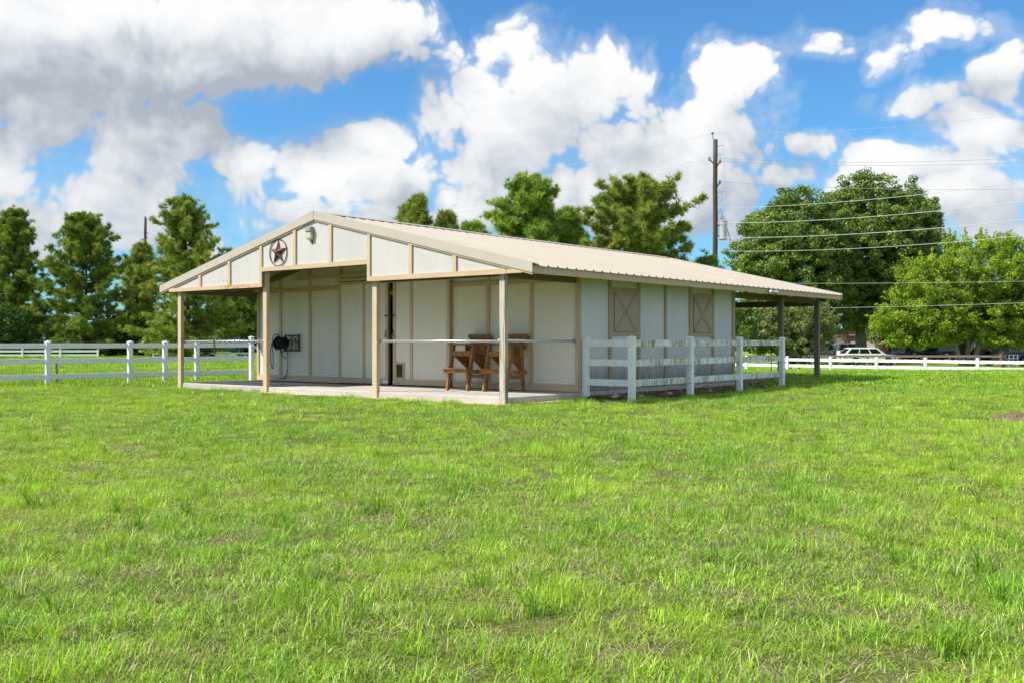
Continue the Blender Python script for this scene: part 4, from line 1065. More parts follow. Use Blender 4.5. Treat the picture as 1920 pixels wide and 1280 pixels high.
# ------------------------------------------------------------------ trees
def needle_clumps(rs, C, D, L, n, w):
    """C centres, D axis, L needle length per clump -> triangles"""
    N = len(C); C = np.repeat(C, n, 0); D = np.repeat(D, n, 0); L = np.repeat(L, n)
    q = rs.randn(N * n, 3); q /= np.linalg.norm(q, axis=1)[:, None]
    d = D * .75 + q * .95 + np.array([0, 0, .22]); d /= np.linalg.norm(d, axis=1)[:, None]
    s = np.cross(d, rs.randn(N * n, 3)); s /= np.linalg.norm(s, axis=1)[:, None] + 1e-9
    ln = L * rs.uniform(.7, 1.15, N * n)
    st = C + d * (ln * .08)[:, None]; tip = C + d * ln[:, None]
    V = np.stack([st - s * w, st + s * w, tip], 1).reshape(-1, 3)
    return V
def pine(name, label, x, y, H, Rm, base=.14, seed=1, mat='needle_dark', shape='cone', scl=1.0, group='pine trees', dens=1.0, nw=.021, nl=.34, open_=0.0):
    rs = np.random.RandomState(seed); g = gzf(x, y)
    e = empty(name, (x, y, g)); tag(e, label, 'pine tree', group)
    H = H - (.5 if shape != 'round' else .55); hb = H * base; tr = MB(); n = 12
    ax = lambda h: np.array([.25 * math.sin(h * .35 + seed) * h / H, .2 * math.cos(h * .3 + seed) * h / H - .0, h])
    tr.tube([ax(H * .97 * i / n) for i in range(n + 1)], [max(.025, H * .018 * (1 - .93 * i / n)) for i in range(n + 1)], 8)
    C = []; D = []; LL = []
    h = hb
    while h < H * .985:
        t = (h - hb) / (H - hb)
        if shape == 'cone': pr = (1 - t) ** .62 * min(1, .62 + t * 2.2)
        elif shape == 'round': pr = math.sqrt(max(.02, 1 - (2 * t - .9) ** 2 * .86)) 
        elif shape == 'egg': pr = math.sqrt(max(.02, 1 - t ** 2.2)) * min(1, .8 + t)
        else: pr = (1 - t) ** .9
        nb = rs.randint(5, 8)
        a0 = rs.uniform(0, 6.28)
        for k in range(nb):
            if rs.rand() < open_: continue
            az = a0 + k * 6.283 / nb + rs.uniform(-.35, .35); Lb = Rm * pr * rs.uniform(.48, 1.18) + .25
            up = -.10 + (.75 if shape == 'cone' else .38) * t + rs.uniform(-.12, .16)
            d = np.array([math.cos(az), math.sin(az), up]); d /= np.linalg.norm(d)
            p0 = ax(h); mid = p0 + d * Lb * .55 + np.array([0, 0, -.03 * Lb]); end = p0 + d * Lb + np.array([0, 0, .10 * Lb])
            tr.tube([p0, mid, end], [max(.014, Lb * .012), max(.010, Lb * .008), .005], 5)
            m = int((Lb * 4.6 + 3) * dens / scl)
            for j in range(m):
                u = rs.uniform(.06, 1.0) ** .8; p = (p0 * (1 - u / .55) + mid * (u / .55)) if u < .55 else (mid * (1 - (u - .55) / .45) + end * ((u - .55) / .45))
                sd = np.cross(d, [0, 0, 1.0]) * rs.choice([-1, 1]); tw = d * rs.uniform(.2, .8) + sd * rs.uniform(.1, 1.0) + np.array([0, 0, rs.uniform(-.1, .55)])
                tw /= np.linalg.norm(tw); tl = rs.uniform(.15, .34) * (Lb * .42 + .35) * (1.15 - .5 * u)
                for q in range(rs.randint(2, 5)):
                    C.append(p + tw * tl * (q + 1) / 4 + rs.randn(3) * .09 * scl); D.append(tw); LL.append(nl * scl * rs.uniform(.8, 1.2))
        h += rs.uniform(.26, .48) * (.6 + .4 * (1 - t)) * scl
    for q in range(16): C.append(ax(H * .97) + rs.randn(3) * np.array([.12, .12, .3])); D.append(np.array([0, 0, 1.])); LL.append(nl * scl)
    C = np.array(C); D = np.array(D); LL = np.array(LL)
    nn = 24
    V = needle_clumps(rs, C, D, LL, nn, nw * scl)
    cl = np.repeat(np.clip(rs.beta(2, 2.2, len(C)) + rs.randn(len(C)) * .08, 0, .93), nn); cl = np.clip(cl + rs.randn(len(cl)) * .07, 0, 1); cl[rs.rand(len(cl)) < .03] = 1
    tr.build('trunk', 'bark_pine', e, smooth=True)
    np_mesh('crown', V, 3, cl, mat, e)
    return e, len(V) // 3
def leaves(rs, C, rad, per, size, up=.35, aspect=.62):
    N = len(C); n = N * per
    q = rs.randn(n, 3); q /= np.linalg.norm(q, axis=1)[:, None]
    r = np.repeat(rad, per) * rs.uniform(.35, 1.0, n) ** .6
    sq = np.array([1, 1, .8])
    P = np.repeat(C, per, 0) + q * r[:, None] * sq
    nrm = q * .9 + rs.randn(n, 3) * .55 + np.array([0, 0, up]); nrm /= np.linalg.norm(nrm, axis=1)[:, None]
    t = np.cross(nrm, rs.randn(n, 3)); t /= np.linalg.norm(t, axis=1)[:, None] + 1e-9; b = np.cross(nrm, t)
    s = size * rs.uniform(.6, 1.25, n)
    t = t * s[:, None]; b = b * (s * aspect)[:, None]
    fold = nrm * (s * .15)[:, None]
    V = np.stack([P - t, P + b + fold, P + t, P - b + fold], 1).reshape(-1, 3)
    return V, n
def broadleaf(name, label, x, y, lobes, mat, bark, size, per, nclump, clump_r, seed, cat='tree', group=None, trunks=None, trunk_r=.3, up=.35, shell=.5, spray=0.0, tname='trunk'):
    """lobes: list of (cx,cy,cz,rx,ry,rz) relative to the base"""
    rs = np.random.RandomState(seed); g = gzf(x, y); e = empty(name, (x, y, g)); tag(e, label, cat, group)
    vol = np.array([l[3] * l[4] * l[5] for l in lobes]) ** (2 / 3); vol /= vol.sum()
    C = []; 
    for li, l in enumerate(lobes):
        k = max(4, int(nclump * vol[li]))
        q = rs.randn(k, 3); q /= np.linalg.norm(q, axis=1)[:, None]; r = shell + (1.04 - shell) * rs.rand(k) ** .6
        low = q[:, 2] < -.2; 
        C.append(np.array(l[:3]) + q * r[:, None] * np.array(l[3:6]) * (1 + .07 * rs.randn(k))[:, None])
    C = np.concatenate(C); C = C[C[:, 2] > .3]
    rad = clump_r * rs.uniform(.55, 1.3, len(C))
    V, n = leaves(rs, C, rad, per, size, up)
    tone = np.clip(rs.beta(2, 2.2, len(C)) , 0, .95); rn = np.clip(np.repeat(tone, per) * .65 + .35 * rs.rand(n), 0, 1)
    if spray:                                                      # long shoots standing out of the crown
        m = int(len(C) * spray); idx = rs.choice(len(C), m); SV = []; 
        cen = np.mean([l[:3] for l in lobes], 0)
        for i in idx:
            d = C[i] - cen; d = d / (np.linalg.norm(d) + 1e-6) + np.array([0, 0, .6]) + rs.randn(3) * .3; d /= np.linalg.norm(d); L = rs.uniform(.6, 1.5) * clump_r
            SV.append(np.array([C[i] + d * L * f for f in np.linspace(.5, 1.5, 7)]))
        SC_ = np.concatenate(SV); V2, n2 = leaves(rs, SC_, np.full(len(SC_), size * 1.1), 6, size * .9, up); V = np.concatenate([V, V2]); rn = np.concatenate([rn, np.clip(rs.rand(n2) * .6 + .35, 0, 1)])
    tr = MB()
    for (p0, p1) in (trunks or [((0, 0), (0, 0, 3))]):
        a = np.array([p0[0], p0[1], -.3]); b = np.array(p1); mid = (a + b) / 2 + rs.randn(3) * .12
        tr.tube([a, a * .8 + mid * .2, mid, b], [trunk_r * 1.25, trunk_r, trunk_r * .85, trunk_r * .6], 10)
        near = C[np.argsort(np.linalg.norm((C - b) * [1, 1, .8], axis=1))[:: max(1, len(C) // 26)]]
        for c in near[:22]:
            m1 = b * .55 + c * .45 + np.array([0, 0, -.06 * np.linalg.norm(c - b)]) + rs.randn(3) * .15
            tr.tube([b * .97 + a * .03, m1, c], [trunk_r * .42, trunk_r * .2, .02], 6)
    tr.build(tname, bark, e, smooth=True)
    np_mesh('crown', V, 4, rn, mat, e)
    return e, n * 2
TRI = 0
# left row of pines
def PXY(px, Y): return (px - 960) / 1866.7 * Y, Y
for (nm, lab, px, Y, top, Rm, sd, mt, op) in (
    ('pine_tree', 'dark pine cut off by the left edge of the picture', 22, 79, 388, 3.5, 11, 'needle_dark', .22),
    ('pine_tree', 'broad dark pine standing second from the left edge', 158, 77, 396, 4.6, 12, 'needle_dark', .18),
    ('pine_tree', 'tall olive pine just left of the barn roof', 350, 74, 366, 4.9, 13, 'needle_olive', .20),
    ('pine_tree', 'small pine hiding the foot of the distant pole', 268, 88, 452, 2.6, 15, 'needle_olive', .05),
    ('pine_tree', 'dark pine seen under the left porch roof behind the chain', 452, 80, 520, 3.4, 14, 'needle_dark', .0)):
    x, y = PXY(px, Y); e, n = pine(nm, lab, x, y, CAMZ + (639.4 - top) * Y / 1866.7, Rm, .05 if px < 400 else .3, sd, mt, 'cone', 1.0, 'pines left of the barn', dens=1.0, open_=op); TRI += n
# pines behind the roof
for (lab, px, Y, top, Rm, base, sd, mt, sh, dn) in (
    ('small pine with narrow tips rising over the roof ridge', 790, 58, 359, 1.1, .45, 21, 'needle_olive', 'cone', .9),
    ('bright green rounded pine behind the middle of the roof', 992, 57, 322, 2.35, .3, 22, 'needle_green', 'egg', 1.2),
    ('large round olive pine behind the roof, beside the pole', 1192, 56, 315, 3.35, .36, 23, 'needle_olive', 'round', 1.5),
    ('low pine tip left of the small ridge pine', 757, 58.5, 380, .7, .5, 24, 'needle_olive', 'cone', .9),
    ('low pine tip right of the small ridge pine', 832, 58, 389, .85, .5, 25, 'needle_olive', 'cone', .9),
    ('low dark pine at the foot of the utility pole', 1322, 57, 452, 1.7, .3, 26, 'needle_dark', 'cone', 1.0),
    ('low pine just over the ridge between the taller pines', 895, 60, 412, 1.8, .5, 27, 'needle_green', 'cone', .9),
    ('low green pine filling the gap before the round pine', 1068, 60, 385, 2.0, .4, 28, 'needle_green', 'cone', .9)):
    x, y = PXY(px, Y); e, n = pine('pine_tree', lab, x, y, CAMZ + (639.4 - top) * Y / 1866.7, Rm, base, sd, mt, sh, 1.0, 'pines behind the barn', dens=dn); TRI += n
# sweet gums on the right
def lob(px, py, Y, rx, rz, ry=None, base=(0, 0), g=-.78):
    X = (px - 960) / 1866.7 * Y; Z = CAMZ + (639.4 - py) / 1866.7 * Y
    k = Y / 1866.7
    return (X - base[0], 0 if ry is None else 0, Z - g, rx * k, (ry or rx * .85) * k, rz * k)
b = PXY(1480, 88)
e, n = broadleaf('gum_tree', 'large dark green broadleaf tree behind the rear porch roof', b[0], b[1],
    [lob(1500, 430, 88, 62, 80, base=b), lob(1440, 480, 88, 68, 80, base=b), lob(1420, 545, 88, 58, 85, base=b), lob(1500, 530, 88, 75, 95, base=b), lob(1560, 490, 88, 45, 100, base=b), lob(1455, 610, 88, 85, 50, base=b), lob(1485, 490, 88, 95, 115, base=b)],
    'leaf_gum', 'bark', .115, 115, 1250, .60, 31, group='broadleaf trees behind the cars', trunks=[((0, 0), (0, 0, 4.2))], trunk_r=.35); TRI += n
b = PXY(1612, 92)
e, n = broadleaf('gum_tree', 'tallest dark green broadleaf tree behind the white car', b[0], b[1],
    [lob(1615, 405, 92, 70, 75, base=b), lob(1690, 425, 92, 72, 75, base=b), lob(1575, 470, 92, 60, 90, base=b), lob(1650, 500, 92, 100, 95, base=b), lob(1715, 500, 92, 62, 75, base=b), lob(1590, 560, 92, 72, 62, base=b), lob(1690, 580, 92, 80, 45, base=b), lob(1648, 440, 92, 105, 105, base=b)],
    'leaf_gum', 'bark_grey', .115, 115, 1600, .62, 32, group='broadleaf trees behind the cars', trunks=[((0, 0), (0, 0, 4.0))], trunk_r=.62); TRI += n
for (lab, px, Y, lobs, sd) in (
    ('dark broadleaf tree spreading over the roof of the brick house', 1745, 118, [(1745, 560, 70, 55), (1700, 590, 60, 45), (1800, 570, 75, 50), (1850, 585, 60, 45), (1900, 560, 70, 60)], 35),
    ('dark broadleaf tree shading the yard behind the navy vehicle', 1660, 100, [(1660, 590, 60, 42), (1720, 600, 60, 35), (1780, 605, 50, 34), (1835, 605, 48, 32)], 36)):
    b = PXY(px, Y); e, n = broadleaf('shade_tree', lab, b[0], b[1], [lob(a, c, Y, r1, r2, ry=r1 * 1.5, base=b) for a, c, r1, r2 in lobs], 'leaf_gum', 'bark', .16, 70, 420, .8, sd, group='broadleaf trees behind the cars', trunks=[((0, 0), (0, 0, 3.6))], trunk_r=.3); TRI += n
# lime-green tree in front
b = PXY(1812, 80)
e, n = broadleaf('lime_tree', 'wide yellow green tree with several trunks over the brick house', b[0], b[1],
    [lob(1840, 500, 80, 95, 62, base=b), lob(1760, 535, 80, 72, 55, base=b), lob(1905, 520, 80, 80, 70, base=b), lob(1720, 590, 80, 58, 38, base=b), lob(1820, 580, 80, 85, 42, base=b), lob(1910, 590, 80, 90, 38, base=b), lob(1685, 618, 80, 36, 28, base=b), lob(1990, 560, 80, 90, 70, base=b), lob(1760, 612, 80, 60, 32, base=b), lob(1860, 615, 80, 70, 30, base=b), lob(1930, 622, 80, 55, 28, base=b), lob(1730, 628, 80, 40, 22, base=b), lob(1665, 600, 80, 28, 20, base=b)],
    'leaf_lime', 'bark_grey', .10, 120, 1250, .55, 33, group='broadleaf trees behind the cars', trunks=[((-.3, 0), (-1.2, 0, 3.2)), ((.1, .1), (.3, .2, 3.6)), ((.4, 0), (1.6, 0, 3.2)), ((1.9, .6), (4.2, .8, 3.4))], trunk_r=.24, spray=.35); TRI += n
# rounded bush behind the rear porch
b = PXY(1486, 55)
e, n = broadleaf('shrub', 'rounded olive green shrub with upright shoots behind the rear porch', b[0], b[1],
    [lob(1488, 608, 55, 66, 44, base=b, g=-.75), lob(1450, 622, 55, 42, 34, base=b, g=-.75), lob(1530, 612, 55, 38, 42, base=b, g=-.75), lob(1490, 640, 55, 62, 22, base=b, g=-.75)],
    'leaf_olive', 'bark', .062, 90, 300, .27, 34, cat='shrub', trunks=[((0, 0), (-.1, 0, .9)), ((.1, 0), (.5, 0, .9)), ((-.1, 0), (-.6, .1, .8))], trunk_r=.06, spray=.8, tname='stems'); TRI += n
# dark foliage at the left: shrubs and hedge
for (lab, px, Y, lobs, mt, sd, nc) in (
    ('dark shrub under the pine at the left edge', 10, 74, [(10, 615, 55, 38), (-40, 620, 50, 40), (40, 638, 30, 22)], 'leaf_dark', 41, 150),
    ('dark green shrub between the second and third pines', 240, 79, [(235, 620, 34, 30), (258, 628, 30, 24), (215, 640, 30, 18)], 'leaf_dark', 42, 110),
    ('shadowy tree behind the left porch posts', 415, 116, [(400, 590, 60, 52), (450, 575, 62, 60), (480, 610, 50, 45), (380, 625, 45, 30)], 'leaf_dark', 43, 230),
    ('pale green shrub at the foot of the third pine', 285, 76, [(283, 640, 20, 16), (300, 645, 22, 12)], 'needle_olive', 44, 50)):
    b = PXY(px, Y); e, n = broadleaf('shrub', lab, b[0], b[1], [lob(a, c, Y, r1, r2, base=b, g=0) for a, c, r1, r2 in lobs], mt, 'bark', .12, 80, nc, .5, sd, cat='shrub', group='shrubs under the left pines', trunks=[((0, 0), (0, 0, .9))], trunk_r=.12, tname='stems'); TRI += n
def hedge():
    rs = np.random.RandomState(8); C = []; a = Vector(PXY(-60, 86)); b = Vector(PXY(330, 86))
    for i in range(420):
        t = rs.rand(); p = a.lerp(b, t); C.append((p.x + rs.randn() * .1, p.y + rs.uniform(-.7, .7), rs.uniform(.1, 1.25)))
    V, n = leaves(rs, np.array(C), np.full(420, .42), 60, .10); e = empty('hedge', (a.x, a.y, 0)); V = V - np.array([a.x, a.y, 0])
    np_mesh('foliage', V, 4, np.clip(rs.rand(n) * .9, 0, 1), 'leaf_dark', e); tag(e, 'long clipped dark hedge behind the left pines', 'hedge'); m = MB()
    for i in range(12): p = (b - a) * (i / 11); m.tube([(p.x, p.y, -.1), (p.x, p.y, .7)], .04, 5)
    m.build('stems', 'bark', e)
    # far wood that closes the view on the left and behind the barn
    C = []; Rr = []
    for i in range(900):
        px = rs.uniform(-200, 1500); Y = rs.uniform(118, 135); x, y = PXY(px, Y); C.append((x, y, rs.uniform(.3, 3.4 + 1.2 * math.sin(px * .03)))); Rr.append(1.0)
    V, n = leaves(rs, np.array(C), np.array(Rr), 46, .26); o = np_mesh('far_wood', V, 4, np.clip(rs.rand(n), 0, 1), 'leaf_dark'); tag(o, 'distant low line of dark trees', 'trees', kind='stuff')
hedge()
# ------------------------------------------------------------------ vehicles
def wheel(e, x, y, r, w=.2):
    s = 1 if y > 0 else -1
    t = MB().lathe([(r * .62, -w / 2), (r * .94, -w / 2), (r, -w * .35), (r, w * .35), (r * .94, w / 2), (r * .62, w / 2)], (0, 0, 0), 22, 'y').build('wheel', 'tyre', e); t.location = (x, y, r)
    m = MB(); m.lathe([(.02, 0), (r * .62, .0), (r * .64, .03), (r * .58, .035), (r * .56, .012), (.06, .012)], (0, 0, 0), 20, 'y')
    for k in range(5):
        a = k * 2 * math.pi / 5; m.bar((0, .03, 0), (r * .58 * math.cos(a), .03, r * .58 * math.sin(a)), .07, .02, up=(0, 1, 0))
    q = m.build('rim', 'rim', t); q.location = (0, s * (w / 2 - .03), 0); q.rotation_euler = (0, 0, 0 if s > 0 else math.pi)
def loft(secs, name, mat, parent, smooth=True):
    """secs: list of (x, [(y,z)...]) half sections mirrored in y"""
    m = MB(); vs = []; n = None
    for x, half in secs:
        ring = [(x, y, z) for y, z in half] + [(x, -y, z) for y, z in reversed(half)]
        n = len(ring); vs += ring
    fs = []
    for i in range(len(secs) - 1):
        for k in range(n): fs.append((i * n + k, i * n + (k + 1) % n, (i + 1) * n + (k + 1) % n, (i + 1) * n + k))
    fs += [tuple(range(n - 1, -1, -1)), tuple((len(secs) - 1) * n + k for k in range(n))]
    return m.add(vs, fs).build(name, mat, parent, smooth=False, bevel=.0)
def car(name, label, loc, rz, paint, style, cat='car'):
    e = empty(name, loc, rz); tag(e, label, cat, 'vehicles parked in the yards')
    S = {'wagon': dict(L=4.75, w=.89, zb=.22, zs=.92, hood=.90, zt=1.46, r=.315, wx=(-1.36, 1.40), cab=(-2.28, -1.72, .55, 1.25), nose=.68),
         'suv': dict(L=4.7, w=.93, zb=.32, zs=1.05, hood=1.05, zt=1.78, r=.37, wx=(-1.38, 1.40), cab=(-2.30, -2.08, .55, 1.15), nose=.82),
         'pickup': dict(L=5.5, w=.98, zb=.40, zs=1.12, hood=1.12, zt=1.86, r=.39, wx=(-1.70, 1.85), cab=(-.75, -.45, 1.05, 1.60), nose=.9)}[style]
    h = S['L'] / 2; w = S['w']; zb, zs, zh = S['zb'], S['zs'], S['hood']
    c0, c1, c2, c3 = S['cab']
    def sec(x, wid, z0, z1): return (x, [(wid * .86, z0), (wid, z0 + .16), (wid * 1.0, z1 - .22), (wid * .95, z1 - .02), (wid * .82, z1)])
    body = loft([sec(-h, w * .90, zb + .12, zs - .08), sec(-h + .14, w * .98, zb, zs), sec(-h * .5, w, zb, zs), sec(0, w, zb, zs), sec(c3, w, zb, zs), sec(h - .55, w * .97, zb, zh - .04), sec(h - .12, w * .9, zb, S['nose']), sec(h, w * .78, zb + .12, S['nose'] - .18)], 'body', paint, e)
    # greenhouse
    zt = S['zt']; wt = w * .74
    cabm = MB(); wb = w * .90
    vs = [(c0, -wb, zs - .01), (c3, -wb, zs - .01), (c3, wb, zs - .01), (c0, wb, zs - .01), (c1, -wt, zt - .05), (c2, -wt, zt - .05), (c2, wt, zt - .05), (c1, wt, zt - .05), (c1 + .12, -wt * .8, zt), (c2 - .15, -wt * .8, zt), (c2 - .15, wt * .8, zt), (c1 + .12, wt * .8, zt)]
    cabm.add(vs, [(0, 1, 5, 4), (1, 2, 6, 5), (2, 3, 7, 6), (3, 0, 4, 7), (4, 5, 9, 8), (5, 6, 10, 9), (6, 7, 11, 10), (7, 4, 8, 11), (8, 9, 10, 11)])
    cab = cabm.build('cabin', paint, e)
    def quad(name, a, b, c, d, off, mat='glass_dark'):
        a, b, c, d = map(Vector, (a, b, c, d)); n = (b - a).cross(d - a).normalized() * off
        MB().add([a + n, b + n, c + n, d + n], [(0, 1, 2, 3)]).build(name, mat, cab)
    def lerp3(p, q, t): return tuple(np.array(p) * (1 - t) + np.array(q) * t)
    for s in (-1, 1):
        A, B, Cc, D = (c0, s * wb, zs), (c3, s * wb, zs), (c2, s * wt, zt - .05), (c1, s * wt, zt - .05)
        cuts = [(.06, .33), (.36, .63), (.66, .93)] if style != 'pickup' else [(.08, .46), (.52, .92)]
        for u0, u1 in cuts:
            lo, hi = .12, .90
            def P(u, v): return lerp3(lerp3(A, B, u), lerp3(D, Cc, u), v)
            q = [P(u0, lo), P(u1, lo), P(u1, hi), P(u0, hi)]
            if s > 0: q = [q[1], q[0], q[3], q[2]]
            quad('side_window', *q, .006)
    def face(xa, xb, s, nm):
        A, B, Cc, D = (xa, -wb, zs), (xa, wb, zs), (xb, wt, zt - .05), (xb, -wt, zt - .05)
        q = [lerp3(lerp3(A, B, u), lerp3(D, Cc, u), v) for u, v in ((.08, .10), (.92, .10), (.92, .92), (.08, .92))]
        if s < 0: q = [q[1], q[0], q[3], q[2]]
        quad(nm, *q, .006)
    face(c3, c2, 1, 'windscreen'); face(c0, c1, -1, 'rear_window')
    if style == 'pickup': box('bed', 'dark_gap', body, -h + .12, c0 - .1, -w * .8, w * .8, zs + .001, zs + .012)
    for x in S['wx']:
        for s in (-1, 1):
            MB().lathe([(.01, -.004), (S['r'] + .06, -.004), (S['r'] + .06, .004), (.01, .004)], (x, s * (w + .002), S['r'] + .01), 20, 'y').build('wheel_arch', 'dark_gap', body)
            wheel(e, x, s * (w - .06), S['r'])
    for s in (-1, 1):
        box('tail_light', 'tail_red', body, -h - .012, -h + .10, s * w * .66 - .12, s * w * .66 + .12, zs - .30, zs - .12)
        box('tail_light', 'tail_red', body, -h + .02, -h + .22, s * w * .965 - .02, s * w * .965 + .02, zs - .30, zs - .14)
        box('headlight', 'lamp_lens', body, h - .16, h - .02, s * w * .6 - .14, s * w * .6 + .14, S['nose'] - .24, S['nose'] - .10)
        box('mirror', paint, cab, c3 - .45, c3 - .30, s * (wb + .12) - .06, s * (wb + .12) + .06, zs + .05, zs + .17)
    box('number_plate', 'plate', body, -h - .014, -h + .02, -.16, .16, zs - .34, zs - .20)
    box('bumper', 'galv_dull' if style == 'pickup' else paint, body, -h - .06, -h + .05, -w * .88, w * .88, zb + .06, zb + .26)
    box('bumper', 'galv_dull' if style == 'pickup' else paint, body, h - .10, h + .04, -w * .78, w * .78, zb + .06, zb + .24)
    return e
def at(px, Y): x, y = PXY(px, Y); return (x, y, gzf(x, y) + .03)
car('station_wagon', 'white wagon seen from its side behind the brown rail fence', at(1627, 84), R(2), 'paint_white', 'wagon')
car('pickup_truck', 'grey pickup behind the flatbed trailer, left of the white wagon', at(1533, 96), R(4), 'paint_grey', 'pickup', 'truck')
car('utility_vehicle', 'dark grey utility vehicle in shade behind the white wagon', at(1603, 104), R(8), 'paint_grey', 'suv')
car('pickup_truck', 'blue truck seen from behind under the lime green tree', at(1698, 97), R(88), 'paint_navy_shaded', 'suv', 'truck')
car('utility_vehicle', 'navy utility vehicle seen from behind beside the tree trunks', at(1758, 95), R(86), 'paint_navy_shaded', 'suv')
car('pickup_truck', 'blue truck cut off by the right edge of the picture', at(1945, 84), R(4), 'paint_blue', 'pickup', 'truck')
car('pickup_truck', 'bright blue truck beyond the left paddock, behind the chain', at(425, 83), R(170), 'paint_blue', 'pickup', 'truck')
car('car', 'black car beyond the left paddock at the barn corner', at(488, 84), R(175), 'paint_black', 'wagon')
car('car', 'pale car roof showing beyond the left fence gate post', at(318, 86), R(10), 'paint_white', 'wagon')
def trailer():
    x, y, z = at(1500, 86); e = empty('flatbed_trailer', (x, y, z)); tag(e, 'long flatbed trailer parked behind the olive shrub', 'trailer', 'vehicles parked in the yards')
    MB().box(-3.3, 3.0, -1.0, 1.0, .62, .74).build('deck', 'rail_wood', e); MB().box(-3.3, 3.0, -1.02, -1.001, .56, .78).build('side_rail', 'tan_wall', e)
    for x in (-.2, .65):
        for s in (-1, 1): wheel(e, x, s * 1.08, .36)
    for s in (-1, 1): MB().prism([(-.65, .70), (-.5, .82), (1.0, .82), (1.12, .70)], 'y', s * 1.1 - .12, s * 1.1 + .12).build('fender', 'paint_black', e)
    MB().bar((3.0, 0, .6), (4.3, 0, .5), .12, .1).build('tongue', 'black_iron', e); box('tail_board', 'plate', e, 3.05, 3.1, -1.2, -.2, .6, 1.15)
trailer()
def hoist():
    x, y, z = at(1660, 92); e = empty('engine_hoist', (x, y, z)); tag(e, 'red steel hoist standing between the wagon and the blue truck', 'hoist')
    MB().bar((.25, 0, 0), (.25, 0, 1.9), .14, .14).build('mast', 'paint_red', e); MB().bar((.25, 0, 1.9), (-.75, 0, 2.25), .12, .14).build('boom', 'paint_red', e)
    MB().bar((-.5, -.1, .9), (-.15, -.1, 2.0), .34, .10).build('ram', 'paint_red', e)
    for s in (-.4, .4): MB().bar((.4, s, .08), (-1.0, s * 1.3, .08), .1, .1).build('leg', 'paint_red', e)
hoist()

# ------------------------------------------------------------------ houses
def house_white():
    x, y = PXY(1548, 112); z = gzf(x, y); e = empty('white_house', (x, y, z)); tag(e, 'small white house with a brown porch roof beyond the pickup', 'house')
    box('wall', 'house_white', e, -3.6, 1.3, 0, 6, 0, 3.2)
    MB().prism([(-3.9, 3.2), (1.6, 3.2), (-1.15, 4.6)], 'y', -.3, 6.3).build('roof', 'house_roof', e)
    d = box('door', 'galv_dull', e, .35, 1.15, -.04, -.001, .1, 2.2); box('door_pane', 'glass_dark', d, .55, .95, -.055, -.041, 1.3, 1.95)
    box('porch_roof', 'porch_brown', e, -.6, 3.2, -2.2, -.05, 2.75, 3.25)
    for xx in (1.75, 2.95): box('porch_post', 'porch_brown', e, xx, xx + .16, -2.1, -1.94, 0, 2.745)
    box('step', 'concrete', e, .2, 1.6, -.6, -.05, 0, .2)
    e2 = empty('tan_shed', (*PXY(1598, 120), z)); tag(e2, 'tan shed wall behind the porch of the white house', 'shed')
    box('wall', 'tan_wall', e2, -1.8, 2.4, 0, 4, 0, 3.0); MB().prism([(-2.0, 3.0), (2.7, 3.0), (2.7, 3.1), (-2.0, 3.4)], 'y', -.3, 4.2).build('roof', 'house_roof', e2); box('window', 'glass_dark', e2, -.9, 0, -.02, -.001, 1.0, 1.9)
house_white()
def house_brick():
    x, y = PXY(1640, 112); z = gzf(x, y); e = empty('brick_house', (x, y, z)); tag(e, 'long low brick house in deep shade under the trees', 'house')
    L = 17.5
    box('wall', 'brick', e, 0, L, 0, 8, 0, 2.75)
    MB().prism([(-1.2, 2.62), (4.0, 5.2), (9.2, 2.62)], 'x', -.6, L + .5).build('roof', 'house_roof', e)
    box('eave_board', 'house_trim', e, -.6, L + .5, -1.23, -1.2, 2.5, 2.66)
    for x0, x1, k in ((1.0, 4.2, 'c'), (5.4, 7.4, 'w'), (9.4, 11.6, 'w'), (12.0, 13.6, 'w'), (14.2, 15.6, 'w')):
        w = box('window' if k == 'w' else 'carport_opening', 'glass_dark' if k == 'w' else 'dark_gap', e, x0, x1, -.02, -.001, .5 if k == 'w' else 0, 2.3)
        if k == 'w':
            for xx in (x0 - .12, x1): box('window_trim', 'house_trim', w, xx, xx + .12, -.05, -.001, .3, 2.4)
            box('mullion', 'house_white', w, (x0 + x1) / 2 - .03, (x0 + x1) / 2 + .03, -.05, -.021, .5, 2.3)
    x, y = PXY(1893, 96); z = gzf(x, y); e2 = empty('brick_gable', (x, y, z)); tag(e2, 'pale brick gable wall at the right edge behind the lime tree', 'house')
    MB().prism([(0, 0), (8, 0), (8, 3.0), (4.2, 6.2), (.1, 2.7), (0, 2.7)], 'y', 0, 9).build('wall', 'brick', e2)
    MB().prism([(-.45, 2.35), (-.35, 2.5), (4.2, 6.55), (8.5, 2.7), (8.5, 2.5), (4.2, 6.3)], 'y', -.35, 9.3).build('roof', 'rail_wood', e2)
    box('window', 'glass_dark', e2, 1.55, 2.5, -.03, -.001, 1.2, 2.4)
    for i, (px, yy, h) in enumerate(((1840, 101, 1.1), (1862, 100, .9))):
        b = PXY(px, yy); broadleaf('shrub', ('low dark shrub under the left house window', 'low dark shrub under the right house window')[i], b[0], b[1], [(0, 0, .6, 1.3, .6, .6)], 'leaf_dark', 'bark', .09, 60, 30, .3, 70 + i, cat='shrub', group='shrubs by the brick house', trunk_r=.04, trunks=[((0, 0), (0, 0, .5))], tname='stems')
house_brick()

